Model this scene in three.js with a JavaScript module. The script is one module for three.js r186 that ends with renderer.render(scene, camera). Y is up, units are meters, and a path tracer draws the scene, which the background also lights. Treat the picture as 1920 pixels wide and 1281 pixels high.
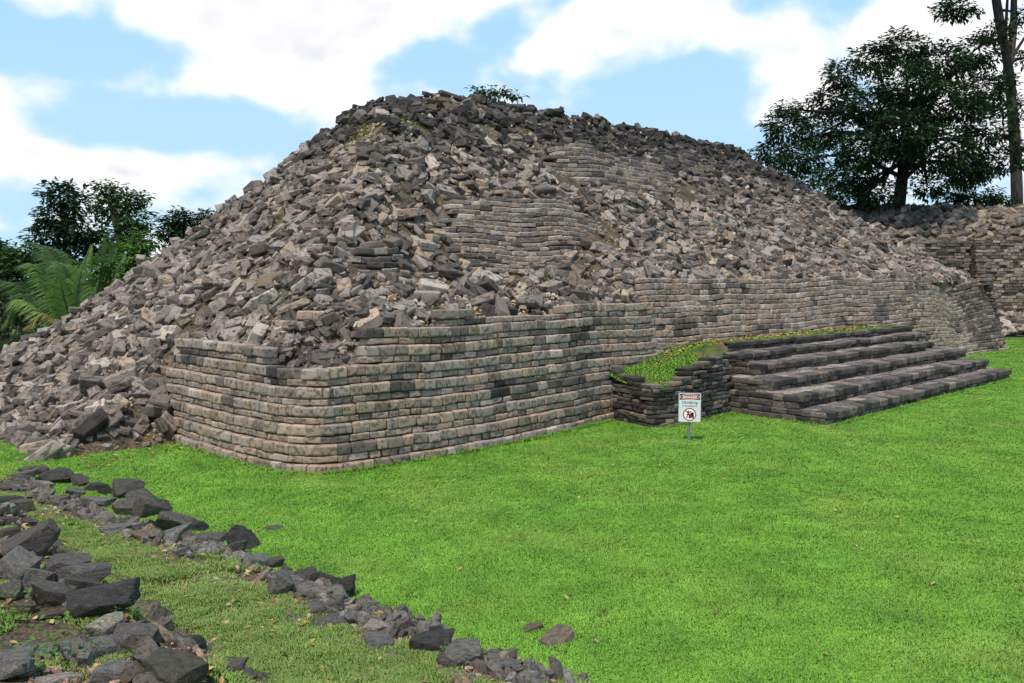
import * as THREE from 'three';
import { ImprovedNoise } from 'three/addons/math/ImprovedNoise.js';
import * as BGU from 'three/addons/utils/BufferGeometryUtils.js';

// ------------------------------------------------------------------ camera, sky, sun, exposure
const scene = new THREE.Scene();
const EYE = 3.27, FPX = 1580, PITCH = Math.atan(115.5 / FPX);
const camera = new THREE.PerspectiveCamera(2 * Math.atan(640.5 / FPX) * 180 / Math.PI, 1920 / 1281, 0.1, 3000);
camera.position.set(0, EYE, 0);
camera.rotation.set(-PITCH, 0, 0);
const renderer = new THREE.WebGLRenderer({ antialias: true });
renderer.toneMapping = THREE.LinearToneMapping;
renderer.toneMappingExposure = 1.2;
renderer.shadowMap.enabled = true;
const SUN_DIR = new THREE.Vector3(-0.2, 0.86, 0.4).normalize();
const sun = new THREE.DirectionalLight(0xfff0da, 3.0);
sun.position.copy(SUN_DIR).multiplyScalar(90).add(new THREE.Vector3(8, 0, -25));
sun.target.position.set(8, 0, -25); scene.add(sun, sun.target);
sun.castShadow = true; sun.shadow.radius = 7; sun.shadow.mapSize.set(2048, 2048);
Object.assign(sun.shadow.camera, { left: -60, right: 60, top: 60, bottom: -60, near: 1, far: 220 });

const noise = new ImprovedNoise();
const N3 = (x, y, z) => noise.noise(x, y, z);
function fbm(x, y, z, o = 5) { let a = 0.5, s = 0, f = 1; for (let i = 0; i < o; i++) { s += a * N3(x * f, y * f, z * f); a *= 0.5; f *= 2.03; } return s; }
const sstep = (a, b, x) => { const t = Math.min(1, Math.max(0, (x - a) / (b - a))); return t * t * (3 - 2 * t); };
const lerp = (a, b, t) => a + (b - a) * t;
const clamp = (x, a, b) => Math.min(b, Math.max(a, x));
function rngOf(seed) { let a = seed >>> 0; return () => { a = (a + 0x6d2b79f5) | 0; let t = Math.imul(a ^ (a >>> 15), 1 | a); t = (t + Math.imul(t ^ (t >>> 7), 61 | t)) ^ t; return ((t ^ (t >>> 14)) >>> 0) / 4294967296; }; }

function makeSky() {
  const W = 3072, H = 1536, data = new Float32Array(W * H * 4);
  // large cloud banks and clear gaps: [azimuth, elevation, half width, half height, strength] in radians
  const G = [];
  const g = (x, y, w, h, k) => G.push([Math.atan((x - 960) / FPX), Math.atan((525 - y) / FPX), w / FPX, h / FPX, k]);
  g(180, 20, 420, 75, .5); g(520, 110, 260, 95, .55); g(680, 20, 240, 70, .4); g(430, 190, 150, 25, .3);
  g(120, 150, 200, 45, -.6); g(330, 262, 260, 42, -.5); g(40, 280, 110, 60, .4); g(330, 325, 260, 30, .25); g(120, 400, 240, 40, -.12);
  g(820, 130, 70, 60, -.3); g(1010, 130, 110, 45, .45); g(1160, 60, 160, 55, .45); g(1180, 150, 60, 25, .25);
  g(1280, 190, 110, 50, -.5); g(1320, 100, 60, 40, .25); g(1490, 110, 110, 70, .4); g(1480, 220, 120, 60, .4);
  g(1600, 40, 70, 40, -.35); g(1740, 60, 110, 70, .5); g(1400, 30, 90, 30, -.2); g(930, 60, 60, 40, -.2); g(1850, 250, 200, 200, .4); g(1350, 260, 80, 40, -.25); g(600, 270, 60, 40, .2);
  for (let j = 0; j < H; j++) {
    const el = (j + 0.5) / H * Math.PI - Math.PI / 2, sy = Math.sin(el), cy = Math.cos(el);
    for (let i = 0; i < W; i++) {
      const o = (j * W + i) * 4;
      let r, gg, b;
      if (el < -0.02) { r = .12; gg = .16; b = .09; } else {
        const ph = ((i + 0.5) / W - 0.5) * 2 * Math.PI, dx = cy * Math.cos(ph), dz = cy * Math.sin(ph);
        const az = Math.atan2(dx, -dz);
        let bias = 0;
        if (Math.abs(az) < 1.1 && el < .75) for (const q of G) { const a = (az - q[0]) / q[2], e = (el - q[1]) / q[3], d = a * a + e * e; if (d < 9) bias += q[4] * Math.exp(-d); }
        const px = dx * 4.2, py = sy * 5.5, pz = dz * 4.2;
        const w1 = fbm(px * .8 + 7, py * .8, pz * .8, 3) * .6;
        const n = fbm(px + w1 + 3.1, py + w1 * .6, pz + 1.7 + w1, 6), fine = fbm(px * 3.6 + 9 + w1 * 2, py * 4.2, pz * 3.6, 6);
        let den = bias * .95 + n * .68 - .01 + fine * .62;
        const c = .04 + .96 * sstep(-.14, .38, den), thick = sstep(.22, .8, den);
        const t = sstep(0, .75, el);
        const br = lerp(.44, .15, t), bg = lerp(.68, .46, t), bb = lerp(.88, .82, t);
        const sh = clamp(thick * (.5 + n * .5 + fine * .9), 0, 1);
        const wr = lerp(.98, .68, sh), wg = lerp(.96, .69, sh), wb = lerp(.97, .76, sh);
        r = lerp(br, wr, c); gg = lerp(bg, wg, c); b = lerp(bb, wb, c);
      }
      data[o] = r; data[o + 1] = gg; data[o + 2] = b; data[o + 3] = 1;
    }
  }
  const t = new THREE.DataTexture(data, W, H, THREE.RGBAFormat, THREE.FloatType);
  t.mapping = THREE.EquirectangularReflectionMapping; t.magFilter = THREE.LinearFilter; t.minFilter = THREE.LinearFilter; t.colorSpace = THREE.LinearSRGBColorSpace; t.needsUpdate = true;
  return t;
}
const sky = makeSky(); scene.background = sky; scene.environment = sky;
console.log('sky done');

// ------------------------------------------------------------------ helpers
const names = {};
function numbered(n) { const k = names[n] = (names[n] ?? -1) + 1; return k ? `${n}_${String(k).padStart(3, '0')}` : n; }
function tag(o, label, category, group, kind) { if (label) o.userData.label = label; if (category) o.userData.category = category; if (group) o.userData.group = group; if (kind) o.userData.kind = kind; return o; }
function add(o, name) { o.name = numbered(name); scene.add(o); return o; }
function shadows(o) { o.castShadow = o.receiveShadow = true; return o; }
function thing(name, pos, label, category, group) { const o = new THREE.Group(); o.position.set(...pos); add(o, name); return tag(o, label, category, group, 'thing'); }
function part(name, geo, mat, parent) { const m = shadows(new THREE.Mesh(geo, mat)); m.name = name; parent.add(m); return m; }
// where the line of sight through a spot of the photograph meets the level y (used to survey real positions)
function at(px, py, y) {
  const d = new THREE.Vector3((px - 960) / FPX, -(py - 640.5) / FPX, -1).applyAxisAngle(new THREE.Vector3(1, 0, 0), -PITCH);
  const k = (y - EYE) / d.y; return [d.x * k, y, d.z * k];
}
const CP = Math.cos(PITCH), SP = Math.sin(PITCH);
function seen(x, y, z) { // survey the other way round: [px, py, depth]
  const Y = y - EYE, depth = -z * CP - Y * SP, up = Y * CP - z * SP; return [960 + FPX * x / depth, 640.5 - FPX * up / depth, depth];
}
// the pyramid's own axes: s along the front, w inward
const CX = -3.3, CZ = -14, UX = .72, UZ = -.694, VX = -.694, VZ = -.72;
const SW = (s, w) => [CX + s * UX + w * VX, CZ + s * UZ + w * VZ];

// ------------------------------------------------------------------ stone shapes and materials
function texOf(size, fn, srgb) {
  const d = new Uint8Array(size * size * 4);
  for (let j = 0; j < size; j++) for (let i = 0; i < size; i++) { const c = fn(i / size, j / size), o = (j * size + i) * 4; d[o] = clamp(c[0] * 255, 0, 255); d[o + 1] = clamp(c[1] * 255, 0, 255); d[o + 2] = clamp(c[2] * 255, 0, 255); d[o + 3] = 255; }
  const t = new THREE.DataTexture(d, size, size); t.wrapS = t.wrapT = THREE.MirroredRepeatWrapping; t.magFilter = THREE.LinearFilter; t.minFilter = THREE.LinearMipmapLinearFilter; t.generateMipmaps = true;
  t.colorSpace = srgb ? THREE.SRGBColorSpace : THREE.NoColorSpace; t.needsUpdate = true; return t;
}
const stoneTex = [0, 1, 2].map((k) => texOf(512, (u, v) => {
  const z = k * 13.7, c = fbm(u * 5, v * 5, z, 5), f = fbm(u * 34, v * 34, z + 4, 3), l = fbm(u * 5 + 3, v * 5, z + 9, 6);
  let m = 1.03 + c * .3 + f * .38;
  const lich = sstep(-.08, .38, l + f * .35); m *= 1 - .42 * lich;
  const pale = sstep(.2, .34, fbm(u * 13 + 8, v * 13, z + 20, 4)); m += .1 * pale;
  return [m * (1 + c * .06), m, m * (1 - c * .08)];
}, true));
const stoneBump = texOf(512, (u, v) => { const m = .5 + fbm(u * 7, v * 7, 2, 5) * .6 + fbm(u * 40, v * 40, 3, 3) * .45 - .3 * sstep(.22, .42, fbm(u * 16, v * 16, 11, 3)); return [m, m, m]; });
const TONES = {
  tan: [.40, .297, .22], grey: [.34, .272, .226], pale: [.47, .385, .32], mid: [.2, .158, .131], dark: [.108, .088, .072], black: [.045, .037, .031], pink: [.40, .275, .205], brown: [.24, .18, .125], cream: [.5, .44, .33], moss: [.085, .078, .05], slate: [.205, .188, .168], worn: [.145, .127, .108], ash: [.325, .268, .228], dusk: [.2, .161, .135],
};
const toneMat = {};
function stoneMat(tone, k = 0) {
  const key = tone + k; if (toneMat[key]) return toneMat[key];
  const m = new THREE.MeshStandardMaterial({ map: stoneTex[k % 3], bumpMap: stoneBump, bumpScale: .01, roughness: .93 });
  const f = 1 + (k % 3 - 1) * .13; m.color.setRGB(TONES[tone][0] * f, TONES[tone][1] * f, TONES[tone][2] * f); m.name = 'limestone_' + tone; return (toneMat[key] = m);
}
const mergedStone = [0, 1].map((k) => new THREE.MeshStandardMaterial({ map: stoneTex[k], bumpMap: stoneBump, bumpScale: .012, roughness: .93, vertexColors: true }));

// a block with eight jittered corners and worn edges: 44 triangles
function blockGeo(rng, { jit = .06, cham = [.08, .15, .08], wedge = 0, bulge = 0 }) {
  const P = [];
  for (let i = 0; i < 8; i++) {
    const sx = i & 1 ? .5 : -.5, sy = i & 2 ? .5 : -.5, sz = i & 4 ? .5 : -.5;
    P.push(new THREE.Vector3(sx + (rng() - .5) * jit * 2, sy + (rng() - .5) * jit * 2, sz + (rng() - .5) * jit * 2));
  }
  if (wedge) { const k = rng() < .5 ? 1 : 4; for (let i = 0; i < 8; i++) if (i & k) { P[i].x *= k === 4 ? 1 - wedge : 1; P[i].z *= k === 1 ? 1 - wedge : 1; } }
  const cen = (idx) => idx.reduce((a, i) => a.add(P[i]), new THREE.Vector3()).divideScalar(idx.length);
  const V = []; // V[corner * 3 + axis]: the corner's point on the face across that axis
  for (let i = 0; i < 8; i++) for (let a = 0; a < 3; a++) {
    const p = P[i].clone();
    for (let b = 0; b < 3; b++) if (b !== a) { const nb = P[i ^ (1 << b)]; p.lerp(nb, cham[b] * (.7 + rng() * .6)); }
    V.push(p);
  }
  const tri = [];
  const T = (a, b, c) => tri.push([a, b, c]);
  const Q = (a, b, c, d) => { T(a, b, c); T(a, c, d); };
  for (let a = 0; a < 3; a++) { const b = (a + 1) % 3, c = (a + 2) % 3; for (const s of [0, 1]) { const i0 = s << a; Q(i0 * 3 + a, (i0 | 1 << b) * 3 + a, (i0 | 1 << b | 1 << c) * 3 + a, (i0 | 1 << c) * 3 + a); } }
  for (let a = 0; a < 3; a++) { const b = (a + 1) % 3, c = (a + 2) % 3; for (const sb of [0, 1]) for (const sc of [0, 1]) { const i0 = (sb << b) | (sc << c), i1 = i0 | 1 << a; Q(i0 * 3 + b, i1 * 3 + b, i1 * 3 + c, i0 * 3 + c); } }
  for (let i = 0; i < 8; i++) T(i * 3, i * 3 + 1, i * 3 + 2);
  const C = cen([0, 1, 2, 3, 4, 5, 6, 7]);
  const nrm = V.map(() => new THREE.Vector3()), faceN = [];
  for (const t of tri) {
    const n = new THREE.Vector3().subVectors(V[t[1]], V[t[0]]).cross(new THREE.Vector3().subVectors(V[t[2]], V[t[0]]));
    const m = V[t[0]].clone().add(V[t[1]]).add(V[t[2]]).divideScalar(3).sub(C);
    if (n.dot(m) < 0) { const k = t[1]; t[1] = t[2]; t[2] = k; n.negate(); }
    for (const k of t) nrm[k].add(n); faceN.push(n);
  }
  nrm.forEach((n) => n.normalize());
  const pos = [], no = [], uv = [], ou = rng() * 3, ov = rng() * 3;
  tri.forEach((t, q) => {
    const n = faceN[q], fn = n.clone().normalize(), ax = Math.abs(n.x), ay = Math.abs(n.y), az = Math.abs(n.z);
    for (const k of t) { const p = V[k]; pos.push(p.x, p.y, p.z); const b = nrm[k].clone().multiplyScalar(.45).addScaledVector(fn, .55).normalize(); no.push(b.x, b.y, b.z); uv.push(...(ax > ay && ax > az ? [p.z * .7 + ou, p.y * .4 + ov] : ay > az ? [p.x * .7 + ou, p.z * .7 + ov] : [p.x * .7 + ou, p.y * .4 + ov])); }
  });
  const g = new THREE.BufferGeometry();
  g.setAttribute('position', new THREE.Float32BufferAttribute(pos, 3)); g.setAttribute('normal', new THREE.Float32BufferAttribute(no, 3)); g.setAttribute('uv', new THREE.Float32BufferAttribute(uv, 2));
  return g;
}
const R0 = rngOf(77);
const wallGeos = Array.from({ length: 20 }, () => blockGeo(R0, { jit: .055, cham: [.065, .15, .085] }));
const rubbleGeos = Array.from({ length: 36 }, (_, i) => blockGeo(R0, { jit: .1, cham: [.06, .11, .07], wedge: i % 3 === 0 ? .3 + R0() * .4 : 0 }));
// heavily worn stone near the viewer
function roughGeo(rng, { seg = 9, jit = .13, amp = .05, round = .25, wedge = 0, freq = 3 }) {
  const b = new THREE.BoxGeometry(1, 1, 1, seg, seg, seg); b.deleteAttribute('uv'); b.deleteAttribute('normal');
  const g = BGU.mergeVertices(b, 1e-4), p = g.attributes.position, c = [];
  for (let i = 0; i < 8; i++) c.push([(rng() - .5) * 2 * jit, (rng() - .5) * 2 * jit, (rng() - .5) * 2 * jit]);
  const ox = rng() * 50, oy = rng() * 50, cut = [];
  for (let i = 0; i < 6; i++) cut.push([new THREE.Vector3(rng() - .5, rng() - .35, rng() - .5).normalize(), .36 + rng() * .2]);
  for (let i = 0; i < p.count; i++) {
    const v = new THREE.Vector3().fromBufferAttribute(p, i), q = v.clone();
    const l = Math.hypot(v.x, v.y, v.z), m = Math.max(Math.abs(v.x), Math.abs(v.y), Math.abs(v.z));
    v.multiplyScalar(lerp(1, .62 / l * (m / .5), round));
    let dx = 0, dy = 0, dz = 0;
    for (let k = 0; k < 8; k++) { const wgt = (k & 1 ? q.x + .5 : .5 - q.x) * (k & 2 ? q.y + .5 : .5 - q.y) * (k & 4 ? q.z + .5 : .5 - q.z); dx += c[k][0] * wgt; dy += c[k][1] * wgt; dz += c[k][2] * wgt; }
    v.x += dx; v.y += dy; v.z += dz;
    if (wedge) v.y *= lerp(1, 1 - wedge, clamp(v.x + .5, 0, 1));
    for (const [n, d] of cut) { const e = v.dot(n) - d; if (e > 0) v.addScaledVector(n, -e * .97); }
    const n1 = fbm(v.x * freq + ox, v.y * freq + oy, v.z * freq, 4), n2 = Math.abs(N3(v.x * 2 + oy, v.y * 9 + ox, v.z * 2)) * .4;
    v.addScaledVector(q.normalize(), (n1 * 1.4 - n2 * .7) * amp);
    p.setXYZ(i, v.x, v.y, v.z);
  }
  const cr = BGU.toCreasedNormals(g, .42), cp = cr.attributes.position, cn = cr.attributes.normal, uv = [], ou = rng(), ov = rng();
  for (let i = 0; i < cp.count; i += 3) {
    const n = new THREE.Vector3(); for (let k = 0; k < 3; k++) n.add(new THREE.Vector3().fromBufferAttribute(cn, i + k));
    const ax = Math.abs(n.x), ay = Math.abs(n.y), az = Math.abs(n.z);
    for (let k = 0; k < 3; k++) { const x = cp.getX(i + k), y = cp.getY(i + k), z = cp.getZ(i + k); uv.push(...(ax > ay && ax > az ? [z + ou, y * .5 + ov] : ay > az ? [x + ou, z + ov] : [x + ou, y * .5 + ov])); }
  }
  cr.setAttribute('uv', new THREE.Float32BufferAttribute(uv, 2)); return cr;
}

const dummy = new THREE.Object3D();
function mergeStones(list, jitterRng) { // list of { geo, m: Matrix4, tone, f }
  let nv = 0; for (const q of list) nv += q.geo.attributes.position.count;
  const pos = new Float32Array(nv * 3), nor = new Float32Array(nv * 3), uv = new Float32Array(nv * 2), col = new Float32Array(nv * 3);
  let o = 0; const p = new THREE.Vector3(), nm = new THREE.Matrix3();
  for (const q of list) {
    const gp = q.geo.attributes.position, gn = q.geo.attributes.normal, gu = q.geo.attributes.uv, c = TONES[q.tone], f = q.f ?? 1; nm.getNormalMatrix(q.m);
    for (let i = 0; i < gp.count; i++, o++) {
      p.fromBufferAttribute(gp, i).applyMatrix4(q.m); pos.set([p.x, p.y, p.z], o * 3);
      p.fromBufferAttribute(gn, i).applyMatrix3(nm).normalize(); nor.set([p.x, p.y, p.z], o * 3);
      uv[o * 2] = gu.getX(i); uv[o * 2 + 1] = gu.getY(i);
      col[o * 3] = c[0] * f; col[o * 3 + 1] = c[1] * f; col[o * 3 + 2] = c[2] * f;
    }
  }
  const g = new THREE.BufferGeometry();
  g.setAttribute('position', new THREE.BufferAttribute(pos, 3)); g.setAttribute('normal', new THREE.BufferAttribute(nor, 3)); g.setAttribute('uv', new THREE.BufferAttribute(uv, 2)); g.setAttribute('color', new THREE.BufferAttribute(col, 3));
  return g;
}
// stones of one wall: the 300 that show largest are meshes of their own, what is left becomes one part
function layStones(group, list, most = 300, stoneName = 'stone', restName = 'masonry') {
  const gp = group.getWorldPosition(new THREE.Vector3()), c = new THREE.Vector3();
  const inv = new THREE.Matrix4().makeTranslation(-gp.x, -gp.y, -gp.z);
  for (const q of list) { c.setFromMatrixPosition(q.m); const [px, py, d] = seen(c.x, c.y, c.z); q.size = (px > -40 && px < 1960 && py < 1320 && d > 1 ? 1 : .02) * q.area / (d * d); }
  list.sort((a, b) => b.size - a.size);
  for (const q of list.slice(0, most)) {
    const me = part(stoneName, q.geo, stoneMat(q.tone, q.k), q.parent ?? group);
    const pp = (q.parent ?? group).getWorldPosition(new THREE.Vector3());
    me.applyMatrix4(new THREE.Matrix4().makeTranslation(-pp.x, -pp.y, -pp.z).multiply(q.m));
  }
  const rest = list.slice(most);
  if (rest.length) { const g = mergeStones(rest); g.applyMatrix4(inv); part(restName, g, mergedStone[0], group).userData.kind = 'stuff'; }
}

// ------------------------------------------------------------------ ground
const soilTex = texOf(512, (u, v) => { const a = fbm(u * 6, v * 6, 1, 5), b = fbm(u * 50, v * 50, 2, 3); const m = .7 + a * .5 + b * .6; return [m, m * .96, m * .88]; }, true);
const lawnTex = texOf(1024, (u, v) => { const a = fbm(u * 8, v * 8, 31, 5), b = fbm(u * 90, v * 90, 5, 3), c = fbm(u * 3, v * 3, 8, 3); const m = .72 + a * .4 + b * .7; const y = sstep(.05, .4, c + a * .6) * .25; return [m * (1 + y), m, m * (1 - y * .4)]; }, true);
const lawnBump = texOf(512, (u, v) => { const m = .5 + fbm(u * 60, v * 60, 5, 3) * .9; return [m, m, m]; });
const ROW1 = { p: [.2, -6.5], n: [-.625, .781], d: [.781, .625] }, ROW2 = { p: [-1.7, -5.58], n: [-.713, .702], d: [.702, .713] };
const off = (row, x, z) => (x - row.p[0]) * row.n[0] + (z - row.p[1]) * row.n[1];
const lawnH = (x, z) => .035 * fbm(x * .18, 0, z * .18, 3) + .012 * N3(x * .9, 3, z * .9);
function groundH(x, z) {
  const b = off(ROW1, x, z) + .12 * N3(x * .9, 5, z * .9), c = off(ROW2, x, z) + .15 * N3(x * .8, 9, z * .8);
  return lawnH(x, z) + .24 * sstep(-.12, .14, b) + .38 * sstep(-.2, .3, c) + .95 * sstep(1.1, 3.2, c) + sstep(0, .5, b) * .03 * fbm(x * 1.3, 2, z * 1.3, 3);
}
function sheet(x0, x1, z0, z1, step, hf, uvScale, colour) {
  const nx = Math.ceil((x1 - x0) / step), nz = Math.ceil((z1 - z0) / step), g = new THREE.PlaneGeometry(1, 1, nx, nz), p = g.attributes.position, uv = g.attributes.uv, col = [];
  for (let j = 0; j <= nz; j++) for (let i = 0; i <= nx; i++) { const k = j * (nx + 1) + i, x = lerp(x0, x1, i / nx), z = lerp(z0, z1, j / nz); p.setXYZ(k, x, hf(x, z), z); uv.setXY(k, x * uvScale, z * uvScale); if (colour) col.push(...colour(x, z)); }
  if (colour) g.setAttribute('color', new THREE.Float32BufferAttribute(col, 3));
  g.computeVertexNormals(); return g;
}
const mixc = (a, b, t) => a.map((v, i) => lerp(v, b[i], t));
const worn = [[1520, 1025, .4], [1715, 1160, .28], [1130, 1155, .45], [1060, 1218, .3], [1250, 1190, .25], [1800, 1010, .5], [1480, 930, .4]].map(([px, py, r]) => { const p = at(px, py, 0); return [p[0], p[2], r]; });
const wornAt = (x, z) => { let k = 0; for (const [a, b, r] of worn) { const d = ((x - a) ** 2 + (z - b) ** 2 * .5) / (r * r); if (d < 5) k += Math.exp(-d * 1.4); } return k * (.75 + .9 * N3(x * 6, 2, z * 6)); };
// soil and turf cover on the lawn and the low terraces in front
function turfColour(x, z) {
  const b = off(ROW1, x, z), dry = sstep(.12, .5, fbm(x * .35 + 4, 1, z * .35, 4)) * .5;
  let c = mixc([.09, .225, .02], [.14, .22, .03], clamp(dry + .3 * N3(x * .15, 7, z * .15), 0, 1));
  c = mixc(c, [.2, .15, .085], clamp(wornAt(x, z), 0, 1)); const t = sstep(-.1, .2, b); c = mixc(c, mixc([.10, .14, .035], [.2, .135, .08], sstep(-.15, .3, fbm(x * 1.6, 4, z * 1.6, 4))), t);
  const r2 = sstep(-.35, .15, off(ROW2, x, z)) * sstep(-.35, .15, fbm(x * 1.9, 12, z * 1.9, 3)); c = mixc(c, [.15, .105, .07], r2 * .85);
  return c;
}
const lawnMat = new THREE.MeshStandardMaterial({ map: lawnTex, bumpMap: lawnBump, bumpScale: .02, roughness: 1, vertexColors: true });
{
  const near = sheet(-45, 45, -75, 6, .3, groundH, .35, turfColour);
  const ring = new THREE.RingGeometry(30, 2000, 48, 1); // the flat land around, kept just under the lawn
  const far = new THREE.CircleGeometry(2000, 64); far.rotateX(-Math.PI / 2); far.translate(0, -.09, -30);
  const fc = new Float32Array(far.attributes.position.count * 3); for (let i = 0; i < fc.length; i += 3) fc.set([.09, .2, .02], i); far.setAttribute('color', new THREE.BufferAttribute(fc, 3));
  const fu = far.attributes.uv; for (let i = 0; i < fu.count; i++) fu.setXY(i, far.attributes.position.getX(i) * .35, far.attributes.position.getZ(i) * .35);
  const lawn = shadows(new THREE.Mesh(BGU.mergeGeometries([near, far]), lawnMat)); add(lawn, 'lawn_ground'); lawn.userData.kind = 'structure';
  ring.dispose();
}
// ------------------------------------------------------------------ the mound under the stones
function table(tb, x) { if (x <= tb[0][0]) return tb[0][1]; for (let i = 1; i < tb.length; i++) if (x <= tb[i][0]) return lerp(tb[i - 1][1], tb[i][1], (x - tb[i - 1][0]) / (tb[i][0] - tb[i - 1][0])); return tb[tb.length - 1][1]; }
const FRONT1 = [[.7, 2.35], [2, 2.8], [3.1, 3.55], [4.5, 5.35], [6, 6.75], [8, 8.25], [8.7, 8.65], [9.4, 9.75], [10.2, 9.95]];
const FRONT2 = [[.9, 3.2], [2, 3.5], [3.1, 4.2], [4.5, 5.35], [6, 6.75], [8, 8.25], [8.7, 8.75], [9.4, 9.6], [10.2, 9.95]];
const frontLine = (s) => table([[-1, .2], [.5, -.2], [3, -.36], [5.5, -.2], [8, .07], [12, .05], [38, 0]], s);
const sideLine = (w) => table([[0, -.1], [.5, -.3], [1.3, -.45], [3, -.55], [7, -.6]], w);
const REAR = [[10.2, 9.3], [10.6, 8.3], [11, 6.95], [12, 4.95], [13.0, 3.6], [14, 2.3], [15, 1.1], [16, .2], [17, -.5]];
const plateau = (s) => table([[6, 8.25], [8, 8.5], [10, 9.0], [13, 9.45], [18, 9.7], [27, 9.75]], s);
function faces(s, w) {
  const k = sstep(9.5, 11, s), f = lerp(table(FRONT1, w), table(FRONT2, w), k);
  let l = 1.85 + .85 * s; if (s > 8.0) l = 8.65 + (s - 8) * .25;
  if (s < 0) { l = 1.85 * (1 + s / 2.5); if (w < 7) l = Math.min(l, (w - 4.35) * 1.0); }
  const r = 9.7 - .72 * (s - 27.5), b = s < 9 ? table(REAR, w) : table(REAR, w - Math.min(2, (s - 9) * .5));
  return [f, l, r, b];
}
// how high the retaining walls stand at their inner edge
const wallTopAt = (s, w) => s > 9 ? lerp(2.25, 3.15, sstep(9, 10.6, s)) : s < 1.9 ? (w < 1.6 ? lerp(1.5, 2.15, sstep(.9, 1.9, s)) : 1.75) : 2.25;
function moundH(s, w) {
  const [f, l, r, b] = faces(s, w); let h = Math.min(f, l, r, b, plateau(s));
  const side = sideLine(w), outside = s < side && w > .5;
  const inner = outside ? 9 : Math.min(w - frontLine(s), s < 2 && w < 6.3 ? s - side : 9, 37.6 - s);
  const bump = fbm(s * .45, 3, w * .45, 4) * .5 + fbm(s * 1.6, 7, w * 1.6, 3) * .16;
  h += bump * clamp(h, 0, 1);
  if (outside && w < 4.3) return -.4;
  const e0 = s > 10 ? 1.15 : s < 1.6 ? .6 : .72, e1 = e0 + .22;
  if (inner < 3) h = Math.min(h, wallTopAt(s, w) + Math.max(0, inner - e1) * 1.1);
  if (inner < e1 && !(w > 5 && s < 1)) h = Math.min(h, lerp(-.4, h, sstep(e0, e1, inner)));
  return h;
}
{
  const s0 = -5, s1 = 46, w0 = -.3, w1 = 26, st = .22, ns = Math.round((s1 - s0) / st), nw = Math.round((w1 - w0) / st), pos = [], uv = [], col = [], idx = [];
  for (let j = 0; j <= nw; j++) for (let i = 0; i <= ns; i++) {
    const s = s0 + i * st, w = w0 + j * st, [x, z] = SW(s, w); pos.push(x, Math.max(-.25, moundH(s, w)), z); uv.push(s * .5, w * .5);
    const litter = sstep(-.1, .35, fbm(s * .7, 5, w * .7, 4)), g = sstep(.12, .3, fbm(s * .5 + 9, 2, w * .5, 3)) * .6;
    let c = mixc([.2, .168, .135], [.25, .18, .095], litter); c = mixc(c, [.09, .1, .035], g); col.push(...c);
  }
  for (let j = 0; j < nw; j++) for (let i = 0; i < ns; i++) { const a = j * (ns + 1) + i, b = a + 1, c = a + ns + 1, d = c + 1; idx.push(a, b, c, b, d, c); }
  const g = new THREE.BufferGeometry(); g.setAttribute('position', new THREE.Float32BufferAttribute(pos, 3)); g.setAttribute('uv', new THREE.Float32BufferAttribute(uv, 2)); g.setAttribute('color', new THREE.Float32BufferAttribute(col, 3)); g.setIndex(idx); g.computeVertexNormals();
  const m = shadows(new THREE.Mesh(g, new THREE.MeshStandardMaterial({ map: soilTex, bumpMap: stoneBump, bumpScale: .03, roughness: 1, vertexColors: true }))); add(m, 'mound_terrain'); m.userData.kind = 'structure';
}
console.log('mound done');

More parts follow.
